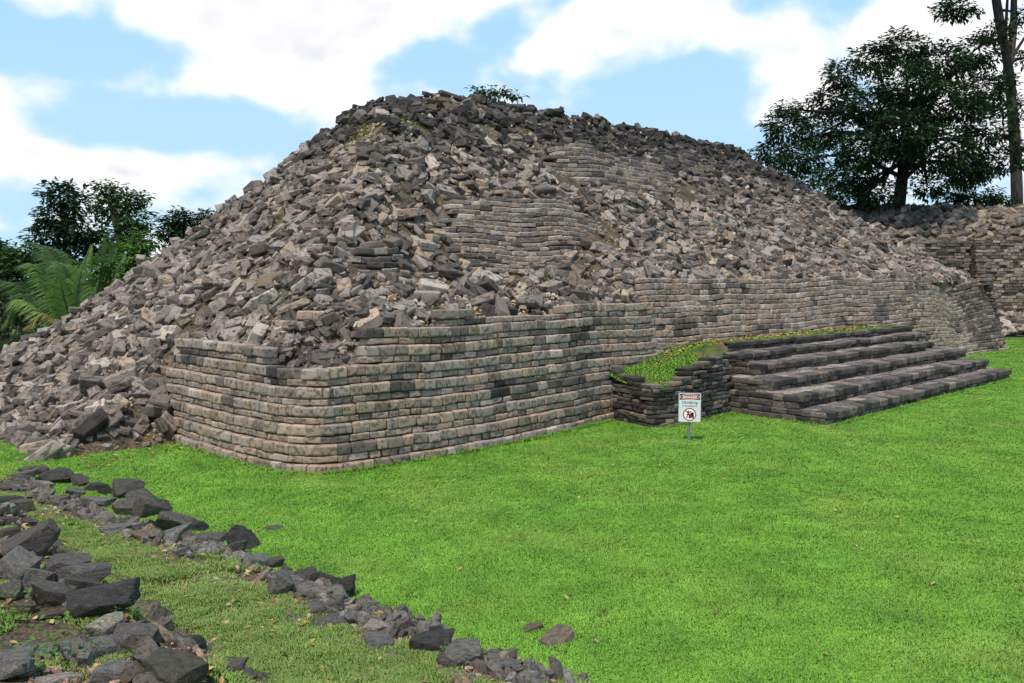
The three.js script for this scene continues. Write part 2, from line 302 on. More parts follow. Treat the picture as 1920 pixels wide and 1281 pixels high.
// ------------------------------------------------------------------ coursed walls
const coreMat = new THREE.MeshStandardMaterial({ map: soilTex, roughness: 1 }); coreMat.color.setRGB(.22, .175, .13);
class Path { // plan curve in (s, w); the outside lies on the side given by sign
  constructor(pts, sign = 1) { this.c = new THREE.CatmullRomCurve3(pts.map(([s, w]) => new THREE.Vector3(s, 0, w)), false, 'centripetal'); this.L = this.c.getLength(); this.c.arcLengthDivisions = 400; this.sign = sign; }
  at(t) { const u = clamp(t / this.L, 0, 1), p = this.c.getPointAt(u), d = this.c.getTangentAt(u); const [x, z] = SW(p.x, p.z), tx = d.x * UX + d.z * VX, tz = d.x * UZ + d.z * VZ; return { s: p.x, w: p.z, x, z, tx, tz, nx: -tz * this.sign, nz: tx * this.sign }; }
}
function courseWall({ path, courses, batter, base, top, tone, seed, len = [.2, .4], depth = .34, sag = () => 0, bulge = () => 0, keep, loose = 1.25, recess = .048 }) {
  const rng = rngOf(seed), list = []; let y = courses.start ?? -.06;
  for (let k = 0; y < courses.max; k++) {
    const h = courses.h(k, rng); let t = (rng() - .5) * .2;
    while (t < path.L) {
      const l = lerp(len[0], len[1], Math.pow(rng(), .8)) * (rng() < .08 ? 1.35 : 1), tc = t + l / 2; t += l;
      if (tc > path.L || tc < 0) continue;
      const q = path.at(tc), ym = y + h / 2;
      if (ym > top(tc, q, k) + (rng() - .5) * .05 || ym < base(tc, q) - h * .4) continue;
      if (keep && !keep(tc, q, ym, k)) continue;
      const dep = depth * (.85 + rng() * .35), inset = batter * ym + (k % 2 ? recess : 0) + bulge(tc, ym) + (rng() - .5) * .022 * loose;
      dummy.position.set(q.x - q.nx * (inset + dep / 2), ym + sag(tc, ym) + (rng() - .5) * .008 * loose, q.z - q.nz * (inset + dep / 2));
      dummy.rotation.set(0, 0, 0); dummy.rotation.order = 'YXZ';
      dummy.rotation.y = Math.atan2(q.nx, q.nz) + (rng() - .5) * .07 * loose;
      const slope = (sag(tc + .3, ym) - sag(tc - .3, ym)) / .6;
      dummy.rotation.x = -.06 + (rng() - .5) * .06 * loose; dummy.rotation.z = Math.atan(slope) * path.sign + (rng() - .5) * .035 * loose;
      dummy.scale.set(l - .006 - rng() * .014 * loose, h * (.985 - rng() * .05), dep); dummy.updateMatrix();
      list.push({ geo: wallGeos[Math.floor(rng() * wallGeos.length)], m: dummy.matrix.clone(), tone: tone(tc, ym, q, rng), k: Math.floor(rng() * 3), f: .85 + rng() * .3, area: l * h });
    }
    y += h;
  }
  return list;
}
// the earth and rubble fill behind a wall face
function coreGeo(path, batter, base, top, sag, inset, origin) {
  const pos = [], idx = [], n = Math.ceil(path.L / .15);
  for (let i = 0; i <= n; i++) {
    const t = path.L * i / n, q = path.at(t), tp = (k) => { const tt = clamp(t + k, 0, path.L); return top(tt, path.at(tt), 0); }, yt = Math.max(base(t, q) + .02, Math.min(tp(-.45), tp(-.2), tp(0), tp(.2), tp(.45)) - .14) + Math.min(0, sag(t, 1)), yb = base(t, q) - .15;
    for (const [y, ex] of [[yb, 0], [yt, 0], [yt - .05, .55], [yb, .75]]) { const o = inset + batter * Math.max(0, y) + ex; pos.push(q.x - q.nx * o - origin[0], y - origin[1], q.z - q.nz * o - origin[2]); }
  }
  for (let i = 0; i < n; i++) for (let k = 0; k < 4; k++) { const a = i * 4 + k, b = i * 4 + (k + 1) % 4, c = a + 4, d = b + 4; idx.push(a, b, c, b, d, c); }
  const e = n * 4; idx.push(0, 1, 2, 0, 2, 3, e, e + 2, e + 1, e, e + 3, e + 2);
  const g = new THREE.BufferGeometry(); g.setAttribute('position', new THREE.Float32BufferAttribute(pos, 3)); g.setIndex(idx); const f = g.toNonIndexed(); f.computeVertexNormals();
  const uv = [], p = f.attributes.position; for (let i = 0; i < p.count; i++) uv.push((p.getX(i) + p.getZ(i)) * .6, p.getY(i) * .6); f.setAttribute('uv', new THREE.Float32BufferAttribute(uv, 2)); return f;
}
function pick(rng, w) { let t = 0; for (const k in w) t += w[k]; let r = rng() * t; for (const k in w) { r -= w[k]; if (r <= 0) return k; } return Object.keys(w)[0]; }
const bands = (k, rng) => (k % 2 ? .122 : .196) + (rng() - .5) * .014;
const blackPatch = (a, b, c) => sstep(.06, .28, fbm(a * .55, b * 1.5, c, 4));

{ // lower terrace wall with the rounded corner
  const path = new Path([[-.62, 6.4], [-.56, 5.4], [-.55, 3], [-.45, 1.3], [-.24, .45], [.14, -.05], [.8, -.24], [3, -.36], [5.5, -.2], [8, .07], [10.3, .08]], 1);
  const o = path.at(6.2), org = [o.x, 0, o.z], g = thing('terrace_wall', org, 'low grey terrace wall of banded courses bending round the rounded corner nearest the lawn', 'wall', 'pyramid walls');
  const top = (t, q) => q.w > 5.3 ? 1.5 + .35 * N3(t * 2, 1, 1) : q.w > 1.6 && q.s < .2 ? 1.98 : q.s < 1.25 ? 1.72 : q.s < 3 ? 2.36 : q.s < 3.9 ? 2.62 : q.s < 7 ? 2.52 : 2.66;
  const base = () => 0, sag = (t, y) => .035 * N3(t * .33, 4, 2) * clamp(y, .2, 2) + .015 * N3(t * 1.1, y * .4, 8);
  const bulge = (t, y) => .05 * N3(t * .3, y * .5, 3) + .015 * N3(t * 1.3, y * 2, 9);
  const keep = (t, q, y) => !(q.s > 8.4 && y < 1.0);
  const list = courseWall({ path, courses: { h: bands, max: 2.8 }, batter: .24, base, top, seed: 11, sag, bulge, keep, tone: (t, y, q, r) => {
    const bl = blackPatch(t, y, 3) * (y > .9 ? 1 : .45) + (y > 1.75 && q.s > 2 && q.s < 9 ? .3 * sstep(1.75, 2.3, y) : 0);
    if (r() < sstep(.2, .55, bl)) return bl > .5 ? pick(r, { dark: 5, black: .5, mid: 2 }) : pick(r, { mid: 5, dark: .6, brown: .8 });
    const pk = (y < .4 ? .42 : .05) + (q.s > 5.5 ? .3 * sstep(5.5, 9, q.s) * sstep(2.2, 1.2, y) : 0);
    if (q.s > -.2 && r() < pk) return pick(r, { pink: 3, brown: 1 });
    const v = N3(t * .5, y * 1.3, 17); return pick(r, { tan: 2.8 + 3 * v, grey: 3 - 2 * v, mid: Math.max(.1, .4 - 2 * v), brown: .2, pale: .4 });
  } });
  layStones(g, list, 300);
  part('core', coreGeo(path, .24, base, (t, q) => top(t, q), sag, .14, org), coreMat, g);
}
{ // tall wall behind the stairway
  const path = new Path([[10.15, -.02], [14, 0], [20, .1], [26, .0], [31, .15], [34, .15], [36.6, -.1], [37.2, .1], [37.35, .7], [37.4, 3.5]], 1);
  const o = path.at(1), org = [o.x, 0, o.z], g = thing('terrace_wall', org, 'tall bulging wall of pale and pinkish stones rising behind the stairway', 'wall', 'pyramid walls');
  const top = (t, q) => 3.3 + .2 * N3(t * .35, 3, 3) + .22 * N3(t * 1.5, 8, 3) - (q.s > 30 && q.s < 34 ? .25 : 0) + (q.s > 35 ? .05 : 0), base = () => 0;
  const sag = (t, y) => (.1 * N3(t * .22, 1, 5) + .05 * N3(t * .7, y * .5, 6) - .32 * Math.exp(-((t - 22.6) ** 2) / 3.5)) * clamp(y * .6, 0.1, 1.2);
  const bulge = (t, y) => .16 * N3(t * .28, y * .45, 7) + .05 * N3(t * 1.1, y * 1.2, 2) + .09 * Math.exp(-((t - 22.6) ** 2) / 1.2) * clamp(y - .6, 0, 2) * .5;
  const keep = (t, q, y) => !(q.s > 11 && q.s < 23.2 && y < 1.15 ) && !(q.s > 10 && q.s < 14 && y < 1.3);
  const list = courseWall({ path, courses: { h: (k, r) => (k % 2 ? .13 : .175) + (r() - .5) * .02, max: 3.6 }, batter: .3, base, top, seed: 12, sag, bulge, keep, loose: 1.7, recess: .015, len: [.2, .46], tone: (t, y, q, r) => {
    if (q.s > 33.6) return pick(r, { dark: 3, mid: 3, pink: y < .5 ? 4 : .2, grey: 1 });
    const bl = blackPatch(t * .7, y, 13) + (y > 2.9 ? .3 : 0);
    if (r() < sstep(.3, .8, bl) * .8) return pick(r, { dark: 2, mid: 3 });
    if (r() < .17 * sstep(3, 1.8, y) + .05) return 'pink';
    return pick(r, { tan: 3, grey: 3, pale: 1.3, mid: .8 });
  } });
  layStones(g, list, 300);
  part('core', coreGeo(path, .3, base, (t, q) => top(t, q), sag, .3, org), coreMat, g);
}
function patchWall(name, label, pts, y0, yTop, opt) {
  const path = new Path(pts, 1), q = path.at(path.L / 2), org = [q.x, y0, q.z], g = thing(name, org, label, 'wall', 'masonry left standing in the rubble');
  const top = (t, p) => yTop(t / path.L, t), bt = opt.batter;
  const list = courseWall({ path, courses: { h: opt.h, max: 12, start: y0 }, base: () => y0 + .1, top, depth: .42, loose: opt.loose ?? 2, recess: .01, seed: opt.seed, len: opt.len, tone: opt.tone, batter: 0,
    sag: (t, y) => (opt.sag ?? .1) * N3(t * .4, y * .3, opt.seed), bulge: (t, y) => bt * (y - y0) + .08 * N3(t * .5, y * .6, opt.seed + .5), keep: opt.keep });
  layStones(g, list, opt.most ?? 300);
  part('core', coreGeoLocal(path, bt, y0, top, org), coreMat, g);
}
function coreGeoLocal(path, bt, y0, top, org) {
  const c = coreGeo(path, 0, () => y0, (t, q) => Math.max(y0 + .05, top(t, q) - .1), () => 0, .16, org), p = c.attributes.position; // lean the fill back with the face
  for (let i = 0; i < p.count; i++) { const q = path.at(path.L / 2), lean = bt * Math.max(0, p.getY(i)); p.setX(i, p.getX(i) - q.nx * lean); p.setZ(i, p.getZ(i) - q.nz * lean); }
  c.computeVertexNormals(); return c;
}
const slopeTone = (t, y, q, r) => pick(r, { grey: 4, tan: 2.4, pale: 1.4, mid: 2, dark: .5, cream: .12 });
patchWall('coursed_wall', 'large exposed face of thin grey courses in the middle of the rubble slope', [[5.7, 3.1], [8, 2.9], [11, 2.95], [14.2, 3.25]], 3.4, (u, t) => (u < .1 ? 4.3 + u * 10 : u < .55 ? 5.45 : lerp(5.45, 4.3, (u - .55) / .45)) + .35 * N3(t * .9, 1, 2), { batter: .55, h: (k, r) => .125 + (r() - .5) * .04, len: [.25, .62], seed: 21, tone: slopeTone, sag: .16 });
patchWall('coursed_wall', 'smaller exposed face of grey courses high on the slope under the dark summit stones', [[10.8, 5.55], [14, 5.25], [18, 5.45], [22, 5.9]], 6.0, (u, t) => (u < .12 ? 6.9 : u < .7 ? 7.6 : 7.2) + .4 * N3(t * .8, 4, 2), { batter: .6, h: (k, r) => .14 + (r() - .5) * .04, len: [.25, .6], seed: 22, tone: (t, y, q, r) => pick(r, { grey: 4, tan: 1, mid: 3, dark: 1, pale: .6 }), sag: .2 });
patchWall('coursed_wall', 'blackened wall of heavy blocks along the left end of the summit', [[8.0, 9.6], [8.6, 8.75], [11, 8.55], [14.5, 8.6]], 8.05, (u, t) => 8.85 + .3 * N3(t * .8, 6, 2) + u * .35, { batter: .3, h: (k, r) => .19 + (r() - .5) * .06, len: [.3, .7], seed: 23, loose: 3.2, tone: (t, y, q, r) => pick(r, { black: 3, dark: 4, mid: 1.6, brown: .3 }), sag: .15 });
patchWall('coursed_wall', 'short three-course fragment with pink stones just above the rounded corner', [[.55, 2.5], [.95, 1.75], [1.7, 1.45], [3.0, 1.55]], 2.1, (u, t) => (u > .15 && u < .98 ? 2.7 : 2.45), { batter: .12, h: (k, r) => .19, len: [.26, .4], seed: 24, loose: 1.4, tone: (t, y, q, r) => pick(r, { grey: 3, tan: 2, pink: y < 2.5 ? 2.4 : .3, dark: 1 }), sag: .02 });
patchWall('coursed_wall', 'small leaning stack of dark grey courses on the slope above the pink fragment', [[1.9, 3.7], [2.5, 3.0], [3.4, 2.8], [4.3, 3.0]], 3.25, (u, t) => 4.05 + .2 * N3(t * 1.4, 2, 2), { batter: .3, h: (k, r) => .15 + (r() - .5) * .05, len: [.26, .5], seed: 25, loose: 3, tone: (t, y, q, r) => pick(r, { grey: 2, mid: 3, dark: 2, tan: .6 }), sag: .12 });
patchWall('coursed_wall', 'short run of grey courses directly below the blackened summit wall', [[9.9, 7.55], [11.5, 7.3], [13.4, 7.5]], 7.4, (u, t) => 8.15 + .2 * N3(t, 3, 2), { batter: .5, h: (k, r) => .15 + (r() - .5) * .05, len: [.25, .5], seed: 27, loose: 3, tone: slopeTone, sag: .15 });
patchWall('coursed_wall', 'tiny pinkish fragment of courses on the slope above the stairway', [[16.2, 3.8], [17.3, 3.6], [18.5, 3.75]], 4.45, (u, t) => 5.15 + .15 * N3(t, 5, 2), { batter: .4, h: (k, r) => .15 + (r() - .5) * .04, len: [.25, .42], seed: 28, loose: 2.4, tone: (t, y, q, r) => pick(r, { pink: 2.4, tan: 2, grey: 2 }), sag: .06 });
patchWall('coursed_wall', 'tumbled grey courses low on the far right slope above the tall wall', [[22.4, 4.85], [24.5, 4.65], [27.2, 4.85]], 5.3, (u, t) => 6.15 + .3 * N3(t, 7, 2), { batter: .5, h: (k, r) => .15 + (r() - .5) * .05, len: [.25, .55], seed: 29, loose: 3, tone: slopeTone, sag: .2 });
patchWall('coursed_wall', 'broken band of grey courses on the upper slope right of the summit', [[18.5, 7.3], [21, 7.2], [24, 7.35]], 7.55, (u, t) => 8.35 + .25 * N3(t, 8, 2), { batter: .5, h: (k, r) => .16 + (r() - .5) * .05, len: [.25, .6], seed: 26, loose: 3, tone: (t, y, q, r) => pick(r, { grey: 2, mid: 3, dark: 2 }), sag: .2 });
console.log('walls done');

let platformH;
// ------------------------------------------------------------------ stairway and the low platform beside it
const STEP_W = [-3.8, -3.1, -2.3, -1.5, -.8, -.2], STEP_H = [.3, .6, .88, 1.14, 1.36, 1.58], STEP_S = [[10.8, 23.9], [10.9, 23.8], [11.1, 24.2], [11.9, 23.4], [11.9, 24.6], [12.6, 24.9]];
{
  const [ox, oz] = SW(17, -2), org = [ox, 0, oz], g = thing('stairway', org, 'broad blackened stone stairway climbing to the tall wall', 'stairs'), rng = rngOf(31), list = [];
  const stepTone = (r, y) => pick(r, { black: 2.4, dark: 5, mid: 1.5, brown: .2 });
  for (let i = 0; i < 6; i++) {
    const st = new THREE.Group(); st.name = 'step'; g.add(st);
    const yb = i ? STEP_H[i - 1] : 0, yt = STEP_H[i], w0 = STEP_W[i], w1 = i < 5 ? STEP_W[i + 1] + .25 : .5, [s0, s1] = STEP_S[i];
    const coreB = new THREE.BoxGeometry(s1 - s0 - .3, yt - .05 + .1, w1 - w0 + .6); const [cx, cz] = SW((s0 + s1) / 2, (w0 + w1) / 2 + .45);
    coreB.rotateY(Math.atan2(-UZ, UX)); coreB.translate(cx - org[0], (yt - .05) / 2 - .05, cz - org[2]); part('core', coreB, coreMat, st);
    const put = (s, w, y, ls, h, lw, yaw = 0, tone) => {
      const [x, z] = SW(s, w); dummy.position.set(x, y, z); dummy.rotation.order = 'YXZ'; dummy.rotation.set((rng() - .5) * .05, Math.atan2(-UZ, UX) + yaw + (rng() - .5) * .06, (rng() - .5) * .04); dummy.scale.set(ls, h, lw); dummy.updateMatrix();
      list.push({ geo: wallGeos[Math.floor(rng() * 20)], m: dummy.matrix.clone(), tone: tone ?? stepTone(rng, y), k: Math.floor(rng() * 3), f: .85 + rng() * .3, area: ls * (h + lw * .3), parent: st });
    };
    const wob = (s) => .11 * N3(s * .5, i * 3, 1) + .03 * N3(s * 2, i, 4), dip = (s) => .05 * N3(s * .4, i * 5, 8);
    // risers: a thin course under a thick one
    const hs = i === 0 ? [.13, .19] : [(yt - yb) * .42, (yt - yb) * .62];
    let y = yb - .02; hs.forEach((h, k) => { let s = s0; while (s < s1) { const l = .24 + rng() * .24; put(s + l / 2, w0 + .17 + wob(s) + (k ? 0 : .05) + (rng() - .5) * .03, y + h / 2 + dip(s) + (rng() - .5) * .015, l * .99, h, .36); s += l; } y += h; });
    // treads: flat slabs set behind the riser
    for (let w = w0 + .36; w < w1 - .05; w += .3) { let s = s0 + .1; while (s < s1) { const l = .28 + rng() * .3; if (rng() < .93) put(s + l / 2, w + .14 + (rng() - .5) * .04, yt - .07 + dip(s) + (rng() - .5) * .03, l, .12, .3 + rng() * .04, 0, pick(rng, { mid: 4, dark: 1.4, grey: 1.4 })); s += l; } }
    // the left flank
    for (let y2 = -.02, k = 0; y2 < yt - .05; k++) { const h = k % 2 ? .125 : .165; if (y2 + h < yt + .04) for (let w = w0 + .05; w < Math.min(w1 + .9, .4);) { const l = .24 + rng() * .2; put(s0 + .1 + (rng() - .5) * .03 + y2 * .06, w + l / 2, y2 + h / 2 + (rng() - .5) * .01, l, h, .3, Math.PI / 2); w += l; } y2 += h; }
  }
  layStones(g, list, 300);
}
{ // low platform between the long wall and the stairway
  const path = new Path([[8.15, .55], [7.95, -.3], [7.78, -1.15], [8.2, -1.33], [9.5, -1.35], [10.95, -1.3]], 1);
  const o = path.at(1.7), org = [o.x, 0, o.z], g = thing('stone_platform', org, 'low black-stained stone platform with a grassy top between wall and stairway', 'platform');
  const top = (t, q) => (t < 1.5 ? lerp(1.2, .9, t / 1.5) : t < 2.6 ? .82 : lerp(.9, 1.42, clamp((t - 2.6) / 1.5, 0, 1))) + .07 * N3(t * 3, 4, 4), base = () => 0, sag = () => 0;
  const list = courseWall({ path, courses: { h: (k, r) => .098 + (r() - .5) * .03, max: 1.7 }, batter: .12, base, top, seed: 41, sag, bulge: (t, y) => .03 * N3(t, y * 2, 3), loose: 2.4, recess: .005, len: [.18, .44], tone: (t, y, q, r) => pick(r, { black: 4, dark: 3.4, mid: 1.4, tan: .35, brown: .4 }) });
  layStones(g, list, 250);
  part('core', coreGeo(path, .12, base, (t, q) => top(t, q), sag, .16, org), coreMat, g);
  // earth filling with a sloping top, running on behind the top step
  const rng = rngOf(42), pts = [], H = (s, w) => { const a = clamp((w + 1.2) / 1.7, 0, 1), e = lerp(.74, 1.0, a) + .46 * clamp((s - 8.1) / 2.6, 0, 1); return lerp(e, 1.56 + .07 * clamp(w, 0, 1), sstep(10.4, 11.8, s)) + .05 * N3(s * 2, 1, w * 2); };
  const pos = [], uv = [], col = [], idx = [], ns = 70, nw = 10;
  for (let j = 0; j <= nw; j++) for (let i = 0; i <= ns; i++) { const s = lerp(8.12, 24.4, i / ns), w = s < 10.9 ? lerp(-1.08 + .35 * clamp(8.5 - s, 0, 1), .72, j / nw) : lerp(-.05 - .8 * clamp(12.4 - s, 0, 1), .8, j / nw), [x, z] = SW(s, w); pos.push(x - org[0], H(s, w), z - org[2]); uv.push(s * .5, w * .5); col.push(...mixc([.085, .18, .02], [.24, .16, .07], sstep(-.1, .3, fbm(s * 1.1, 3, w * 1.1, 3) + (s > 12 ? .12 : -.12)))); }
  for (let j = 0; j < nw; j++) for (let i = 0; i < ns; i++) { const a = j * (ns + 1) + i, b = a + 1, c = a + ns + 1, d = c + 1; idx.push(a, b, c, b, d, c); }
  const eg = new THREE.BufferGeometry(); eg.setAttribute('position', new THREE.Float32BufferAttribute(pos, 3)); eg.setAttribute('uv', new THREE.Float32BufferAttribute(uv, 2)); eg.setAttribute('color', new THREE.Float32BufferAttribute(col, 3)); eg.setIndex(idx); eg.computeVertexNormals();
  part('turf', eg, lawnMat, g); g.userData.turfH = undefined; delete g.userData.turfH; platformH = H;
}

console.log('stairs done');

// ------------------------------------------------------------------ loose rubble on the pyramid
function slopeNormal(s, w) { const e = .35, a = (moundH(s + e, w) - moundH(s - e, w)) / (2 * e), b = (moundH(s, w + e) - moundH(s, w - e)) / (2 * e); return new THREE.Vector3(-a * UX - b * VX, 1, -a * UZ - b * VZ).normalize(); }
const bare = [[6.0, 12.6, 2.9, 4.2], [11.4, 20, 5.2, 6.4], [8.5, 13.2, 8.3, 9.0], [1.1, 2.9, 1.35, 1.8], [2.4, 4.1, 2.7, 3.2], [19, 23.5, 7.05, 7.6], [10.2, 13.2, 7.2, 7.75], [16.4, 18.3, 3.5, 4], [22.7, 27, 4.6, 5.2]];
const weedy = (s, w) => Math.exp(-(((s - 6.4) / 1.0) ** 2) - ((w - 8.1) / .8) ** 2) + Math.exp(-(((s - 7.6) / .9) ** 2) - ((w - 7.4) / .45) ** 2) + .8 * Math.exp(-(((s - 3.3) / .5) ** 2) - ((w - 7) / .5) ** 2);
const litterShelf = (s, w) => s > 2.6 && s < 10 && w > .5 && w < 2.7;
const zones = [
  [(s, w, y) => y > 8.2, 'among the dark summit stones', 'loose summit stones'],
  [(s, w, y) => s < -.1 && w < 6.6, 'in the spill beside the wall end', 'rubble spilled beside the wall end'],
  [(s, w, y) => s < -.1 && w < 9, 'midway along the left spill', 'rubble midway along the left spill'],
  [(s, w, y) => s < -.1, 'at the far-left end of the spill', 'rubble at the far-left end of the spill'],
  [(s, w, y) => s < 4 && w > 6, 'on the left slope above the spill', 'rubble on the left slope'],
  [(s, w, y) => s < 3 && w <= 6, 'on the slope behind the low corner wall', 'rubble behind the corner wall'],
  [(s, w, y) => s < 5.6 && w <= 6, 'on the slope above the rounded corner', 'rubble above the rounded corner'],
  [(s, w, y) => s < 13 && y < 4.2, 'along the foot of the exposed courses', 'rubble below the exposed courses'],
  [(s, w, y) => s < 13, 'above the large exposed courses', 'rubble above the exposed courses'],
  [(s, w, y) => y < 5.2, 'just above the tall wall', 'rubble above the tall wall'],
  [() => true, 'on the upper right slope', 'rubble on the right slope'],
];
{
  const rng = rngOf(51), list = [];
  const addStone = (s, w, size, lift, layer) => {
    const [x, z] = SW(s, w), h = moundH(s, w), n = slopeNormal(s, w);
    const l = size * (.85 + rng() * .6), wd = size * (.55 + rng() * .4), th = size * (.3 + rng() * .3);
    const q = new THREE.Quaternion().setFromUnitVectors(new THREE.Vector3(0, 1, 0), n.lerp(new THREE.Vector3(0, 1, 0), rng() * .7).normalize());
    const tilt = rng() < .3 ? 1.35 : .55; const e = new THREE.Euler((rng() - .5) * tilt * 1.6, rng() * Math.PI * 2, (rng() - .5) * tilt * 1.6, 'YXZ');
    q.multiply(new THREE.Quaternion().setFromEuler(e));
    dummy.position.set(x, Math.max(h, 0) + lift + th * .2, z); dummy.quaternion.copy(q); dummy.scale.set(l, th, wd); dummy.updateMatrix();
    const dk = sstep(5.9, 7.9, h + fbm(s * .5, 2, w * .5, 3) * 2.2) + (s < 1.9 && w < 2.4 && s > -.4 ? .6 : 0) + (litterShelf(s, w) ? .45 : 0) + .35 * sstep(.1, .35, fbm(s * .3, 6, w * .3, 4)) + (s < 6 && w > 7 ? .25 * sstep(3, 6, h) : 0) + (s > 18 ? .15 * sstep(6, 8, h) : 0);
    const tone = rng() < dk * .95 ? pick(rng, { black: 11 * sstep(6.8, 8.2, h) + .5, dark: 3, mid: .7 }) : pick(rng, { ash: 3.6, tan: .9, dusk: 3.6, pale: .6, dark: 1.5, brown: .5, cream: .05, pink: .06 });
    const [, py, d] = seen(x, h, z);
    list.push({ geo: rubbleGeos[Math.floor(rng() * rubbleGeos.length)], m: dummy.matrix.clone(), tone, k: Math.floor(rng() * 3), f: .82 + rng() * .36, area: l * (wd * .6 + th * .6), s, w, y: h, l, wd, th, tilt: Math.abs(e.x) + Math.abs(e.z), layer });
  };
  const cell = .215;
  for (let s = -3.2; s < 39; s += cell) for (let w = .5; w < 23; w += cell) {
    const a = s + (rng() - .5) * cell, b = w + (rng() - .5) * cell, h = moundH(a, b); const r1 = rng();
    if (h < .03) continue;
    const [f, l, r, bk] = faces(a, b), face = Math.min(f, l);
    if (Math.min(r, bk) < face - 1.2 || (b > 12.2 && a > 9)) continue;
    if (bare.some(([a0, a1, b0, b1]) => a > a0 && a < a1 && b > b0 && b < b1) && r1 < .93) continue;
    if (litterShelf(a, b) && r1 < .6) continue;
    if (weedy(a, b) * .9 > r1) continue;
    const small = sstep(.05, .35, fbm(a * .6, 11, b * .6, 3));
    if (r1 < .14) continue;
    const corner = a < 1.4 && b < 2.2;
    const size = corner ? .13 + rng() * .14 : lerp(.21, .13, small) + Math.pow(rng(), 2.6) * .27;
    addStone(a, b, size, -.03 + rng() * .1, 0);
    if (rng() < .34 && !corner && weedy(a, b) < .3) addStone(a + .1, b + .1, .18 + Math.pow(rng(), 2.2) * .3, .05 + rng() * .1, 1);
  }
  // broken dark fill showing behind the rounded corner and at the step between the two walls
  for (let i = 0; i < 620; i++) { const s = -.1 + rng() * 2.7, w = .35 + rng() * 2.3; if (moundH(s, w) < 1.2 || (s > 1 && w > 1.5)) continue; addStone(s, w, .11 + Math.pow(rng(), 2) * .2, .02 + rng() * .05, 0); }
  for (let i = 0; i < 160; i++) { const s = 9 + rng() * 1.6, w = .9 + rng() * 1.3; addStone(s, w, .14 + rng() * .2, .02 + rng() * .06, 0); }
  // stones lying on top of the walls' edges and at the toe of the spill
  for (let i = 0; i < 150; i++) { const w = 4.5 + rng() * 9, s = -2.55 - rng() * .35 + .2 * N3(w, 1, 1); const [x, z] = SW(s, w); if (moundH(s, w) < .5) addStone(s, w, .25 + rng() * .25, .03, 1); }
  for (const q of list) { const c = new THREE.Vector3().setFromMatrixPosition(q.m), [px, py, d] = seen(c.x, c.y, c.z); q.size = px > 10 && px < 1910 ? q.area / (d * d) * (q.layer ? 1.25 : .45) : 0; }
  list.sort((a, b) => b.size - a.size);
  const used = new Set(), toneWord = { ash: 'grey', dusk: 'mid-grey', grey: 'grey', tan: 'tan-grey', mid: 'mid-grey', pale: 'pale', dark: 'dark grey', black: 'blackened', brown: 'brownish', cream: 'cream', pink: 'pinkish' };
  for (const q of list.slice(0, 300)) {
    const z = zones.find((k) => k[0](q.s, q.w, q.y)), m = shadows(new THREE.Mesh(q.geo, stoneMat(q.tone, q.k))); m.applyMatrix4(q.m); add(m, 'rubble_block');
    const shape = q.l / q.wd > 1.75 ? 'long' : q.th / q.wd > .68 ? 'squat' : q.th / q.wd < .46 ? 'flat' : 'wide', pose = q.tilt > .95 ? 'tipped on edge' : q.tilt > .45 ? 'tilted' : 'lying level', big = q.l > .85 ? 'very large' : q.l > .66 ? 'large' : 'medium';
    const lab = (x) => `${big} ${shape} ${toneWord[q.tone]} ${x} ${pose} ${z[1]}`;
    const first = lab('block'); tag(m, used.has(first) ? (used.has(lab('slab')) || q.th / q.wd > .6 ? lab('stone') : lab('slab')) : first, 'stone block', z[2]); used.add(m.userData.label);
  }
  const rest = shadows(new THREE.Mesh(mergeStones(list.slice(300)), mergedStone[1])); add(rest, 'rubble'); tag(rest, 'countless smaller grey stones covering the slopes of the pyramid', 'rubble', null, 'stuff');
  console.log('rubble', list.length);
  // chips, gravel and fallen leaves between the blocks
  const chipG = rubbleGeos[4], chip = new THREE.InstancedMesh(chipG, new THREE.MeshStandardMaterial({ roughness: 1 }), 16000), c = new THREE.Color(); let n = 0;
  for (let i = 0; i < 60000 && n < 16000; i++) {
    const s = -2.6 + rng() * 40, w = .6 + rng() * 19, h = moundH(s, w); if (h < .02) continue; const [f, l, r, b] = faces(s, w); if (Math.min(r, b) < Math.min(f, l) - .6) continue;
    const dense = litterShelf(s, w) ? 1 : sstep(-.1, .35, fbm(s * .7, 5, w * .7, 4)); if (rng() > dense * .8 + .1) continue;
    const [x, z] = SW(s, w); const k = .03 + Math.pow(rng(), 2) * .1; dummy.position.set(x, h + .03, z); dummy.rotation.set(rng() * 6, rng() * 6, rng() * 6); dummy.scale.set(k * 1.3, k * .6, k); dummy.updateMatrix(); chip.setMatrixAt(n, dummy.matrix);
    const t = pick(rng, { cream: 1.6, tan: 2, grey: 2, brown: 2, pink: .4, dark: 1 }), q = TONES[t]; chip.setColorAt(n, c.setRGB(q[0], q[1], q[2])); n++;
  }
  chip.count = n; add(shadows(chip), 'gravel'); tag(chip, 'small stone chips scattered between the blocks of the pyramid', 'gravel', null, 'stuff');
}

// ------------------------------------------------------------------ low stone rows in front
const ordinals = ['first', 'second', 'third', 'fourth', 'fifth', 'sixth', 'seventh', 'eighth', 'ninth', 'tenth', 'eleventh', 'twelfth', 'thirteenth', 'fourteenth', 'fifteenth', 'sixteenth', 'seventeenth', 'eighteenth', 'nineteenth', 'twentieth'];
const nth = (i) => i < 20 ? ordinals[i] : i === 20 ? 'twenty-first' : i < 29 ? 'twenty-' + ordinals[i - 20] : i === 29 ? 'thirtieth' : i < 39 ? 'thirty-' + ordinals[i - 30] : i === 39 ? 'fortieth' : 'forty-' + ordinals[i - 40];
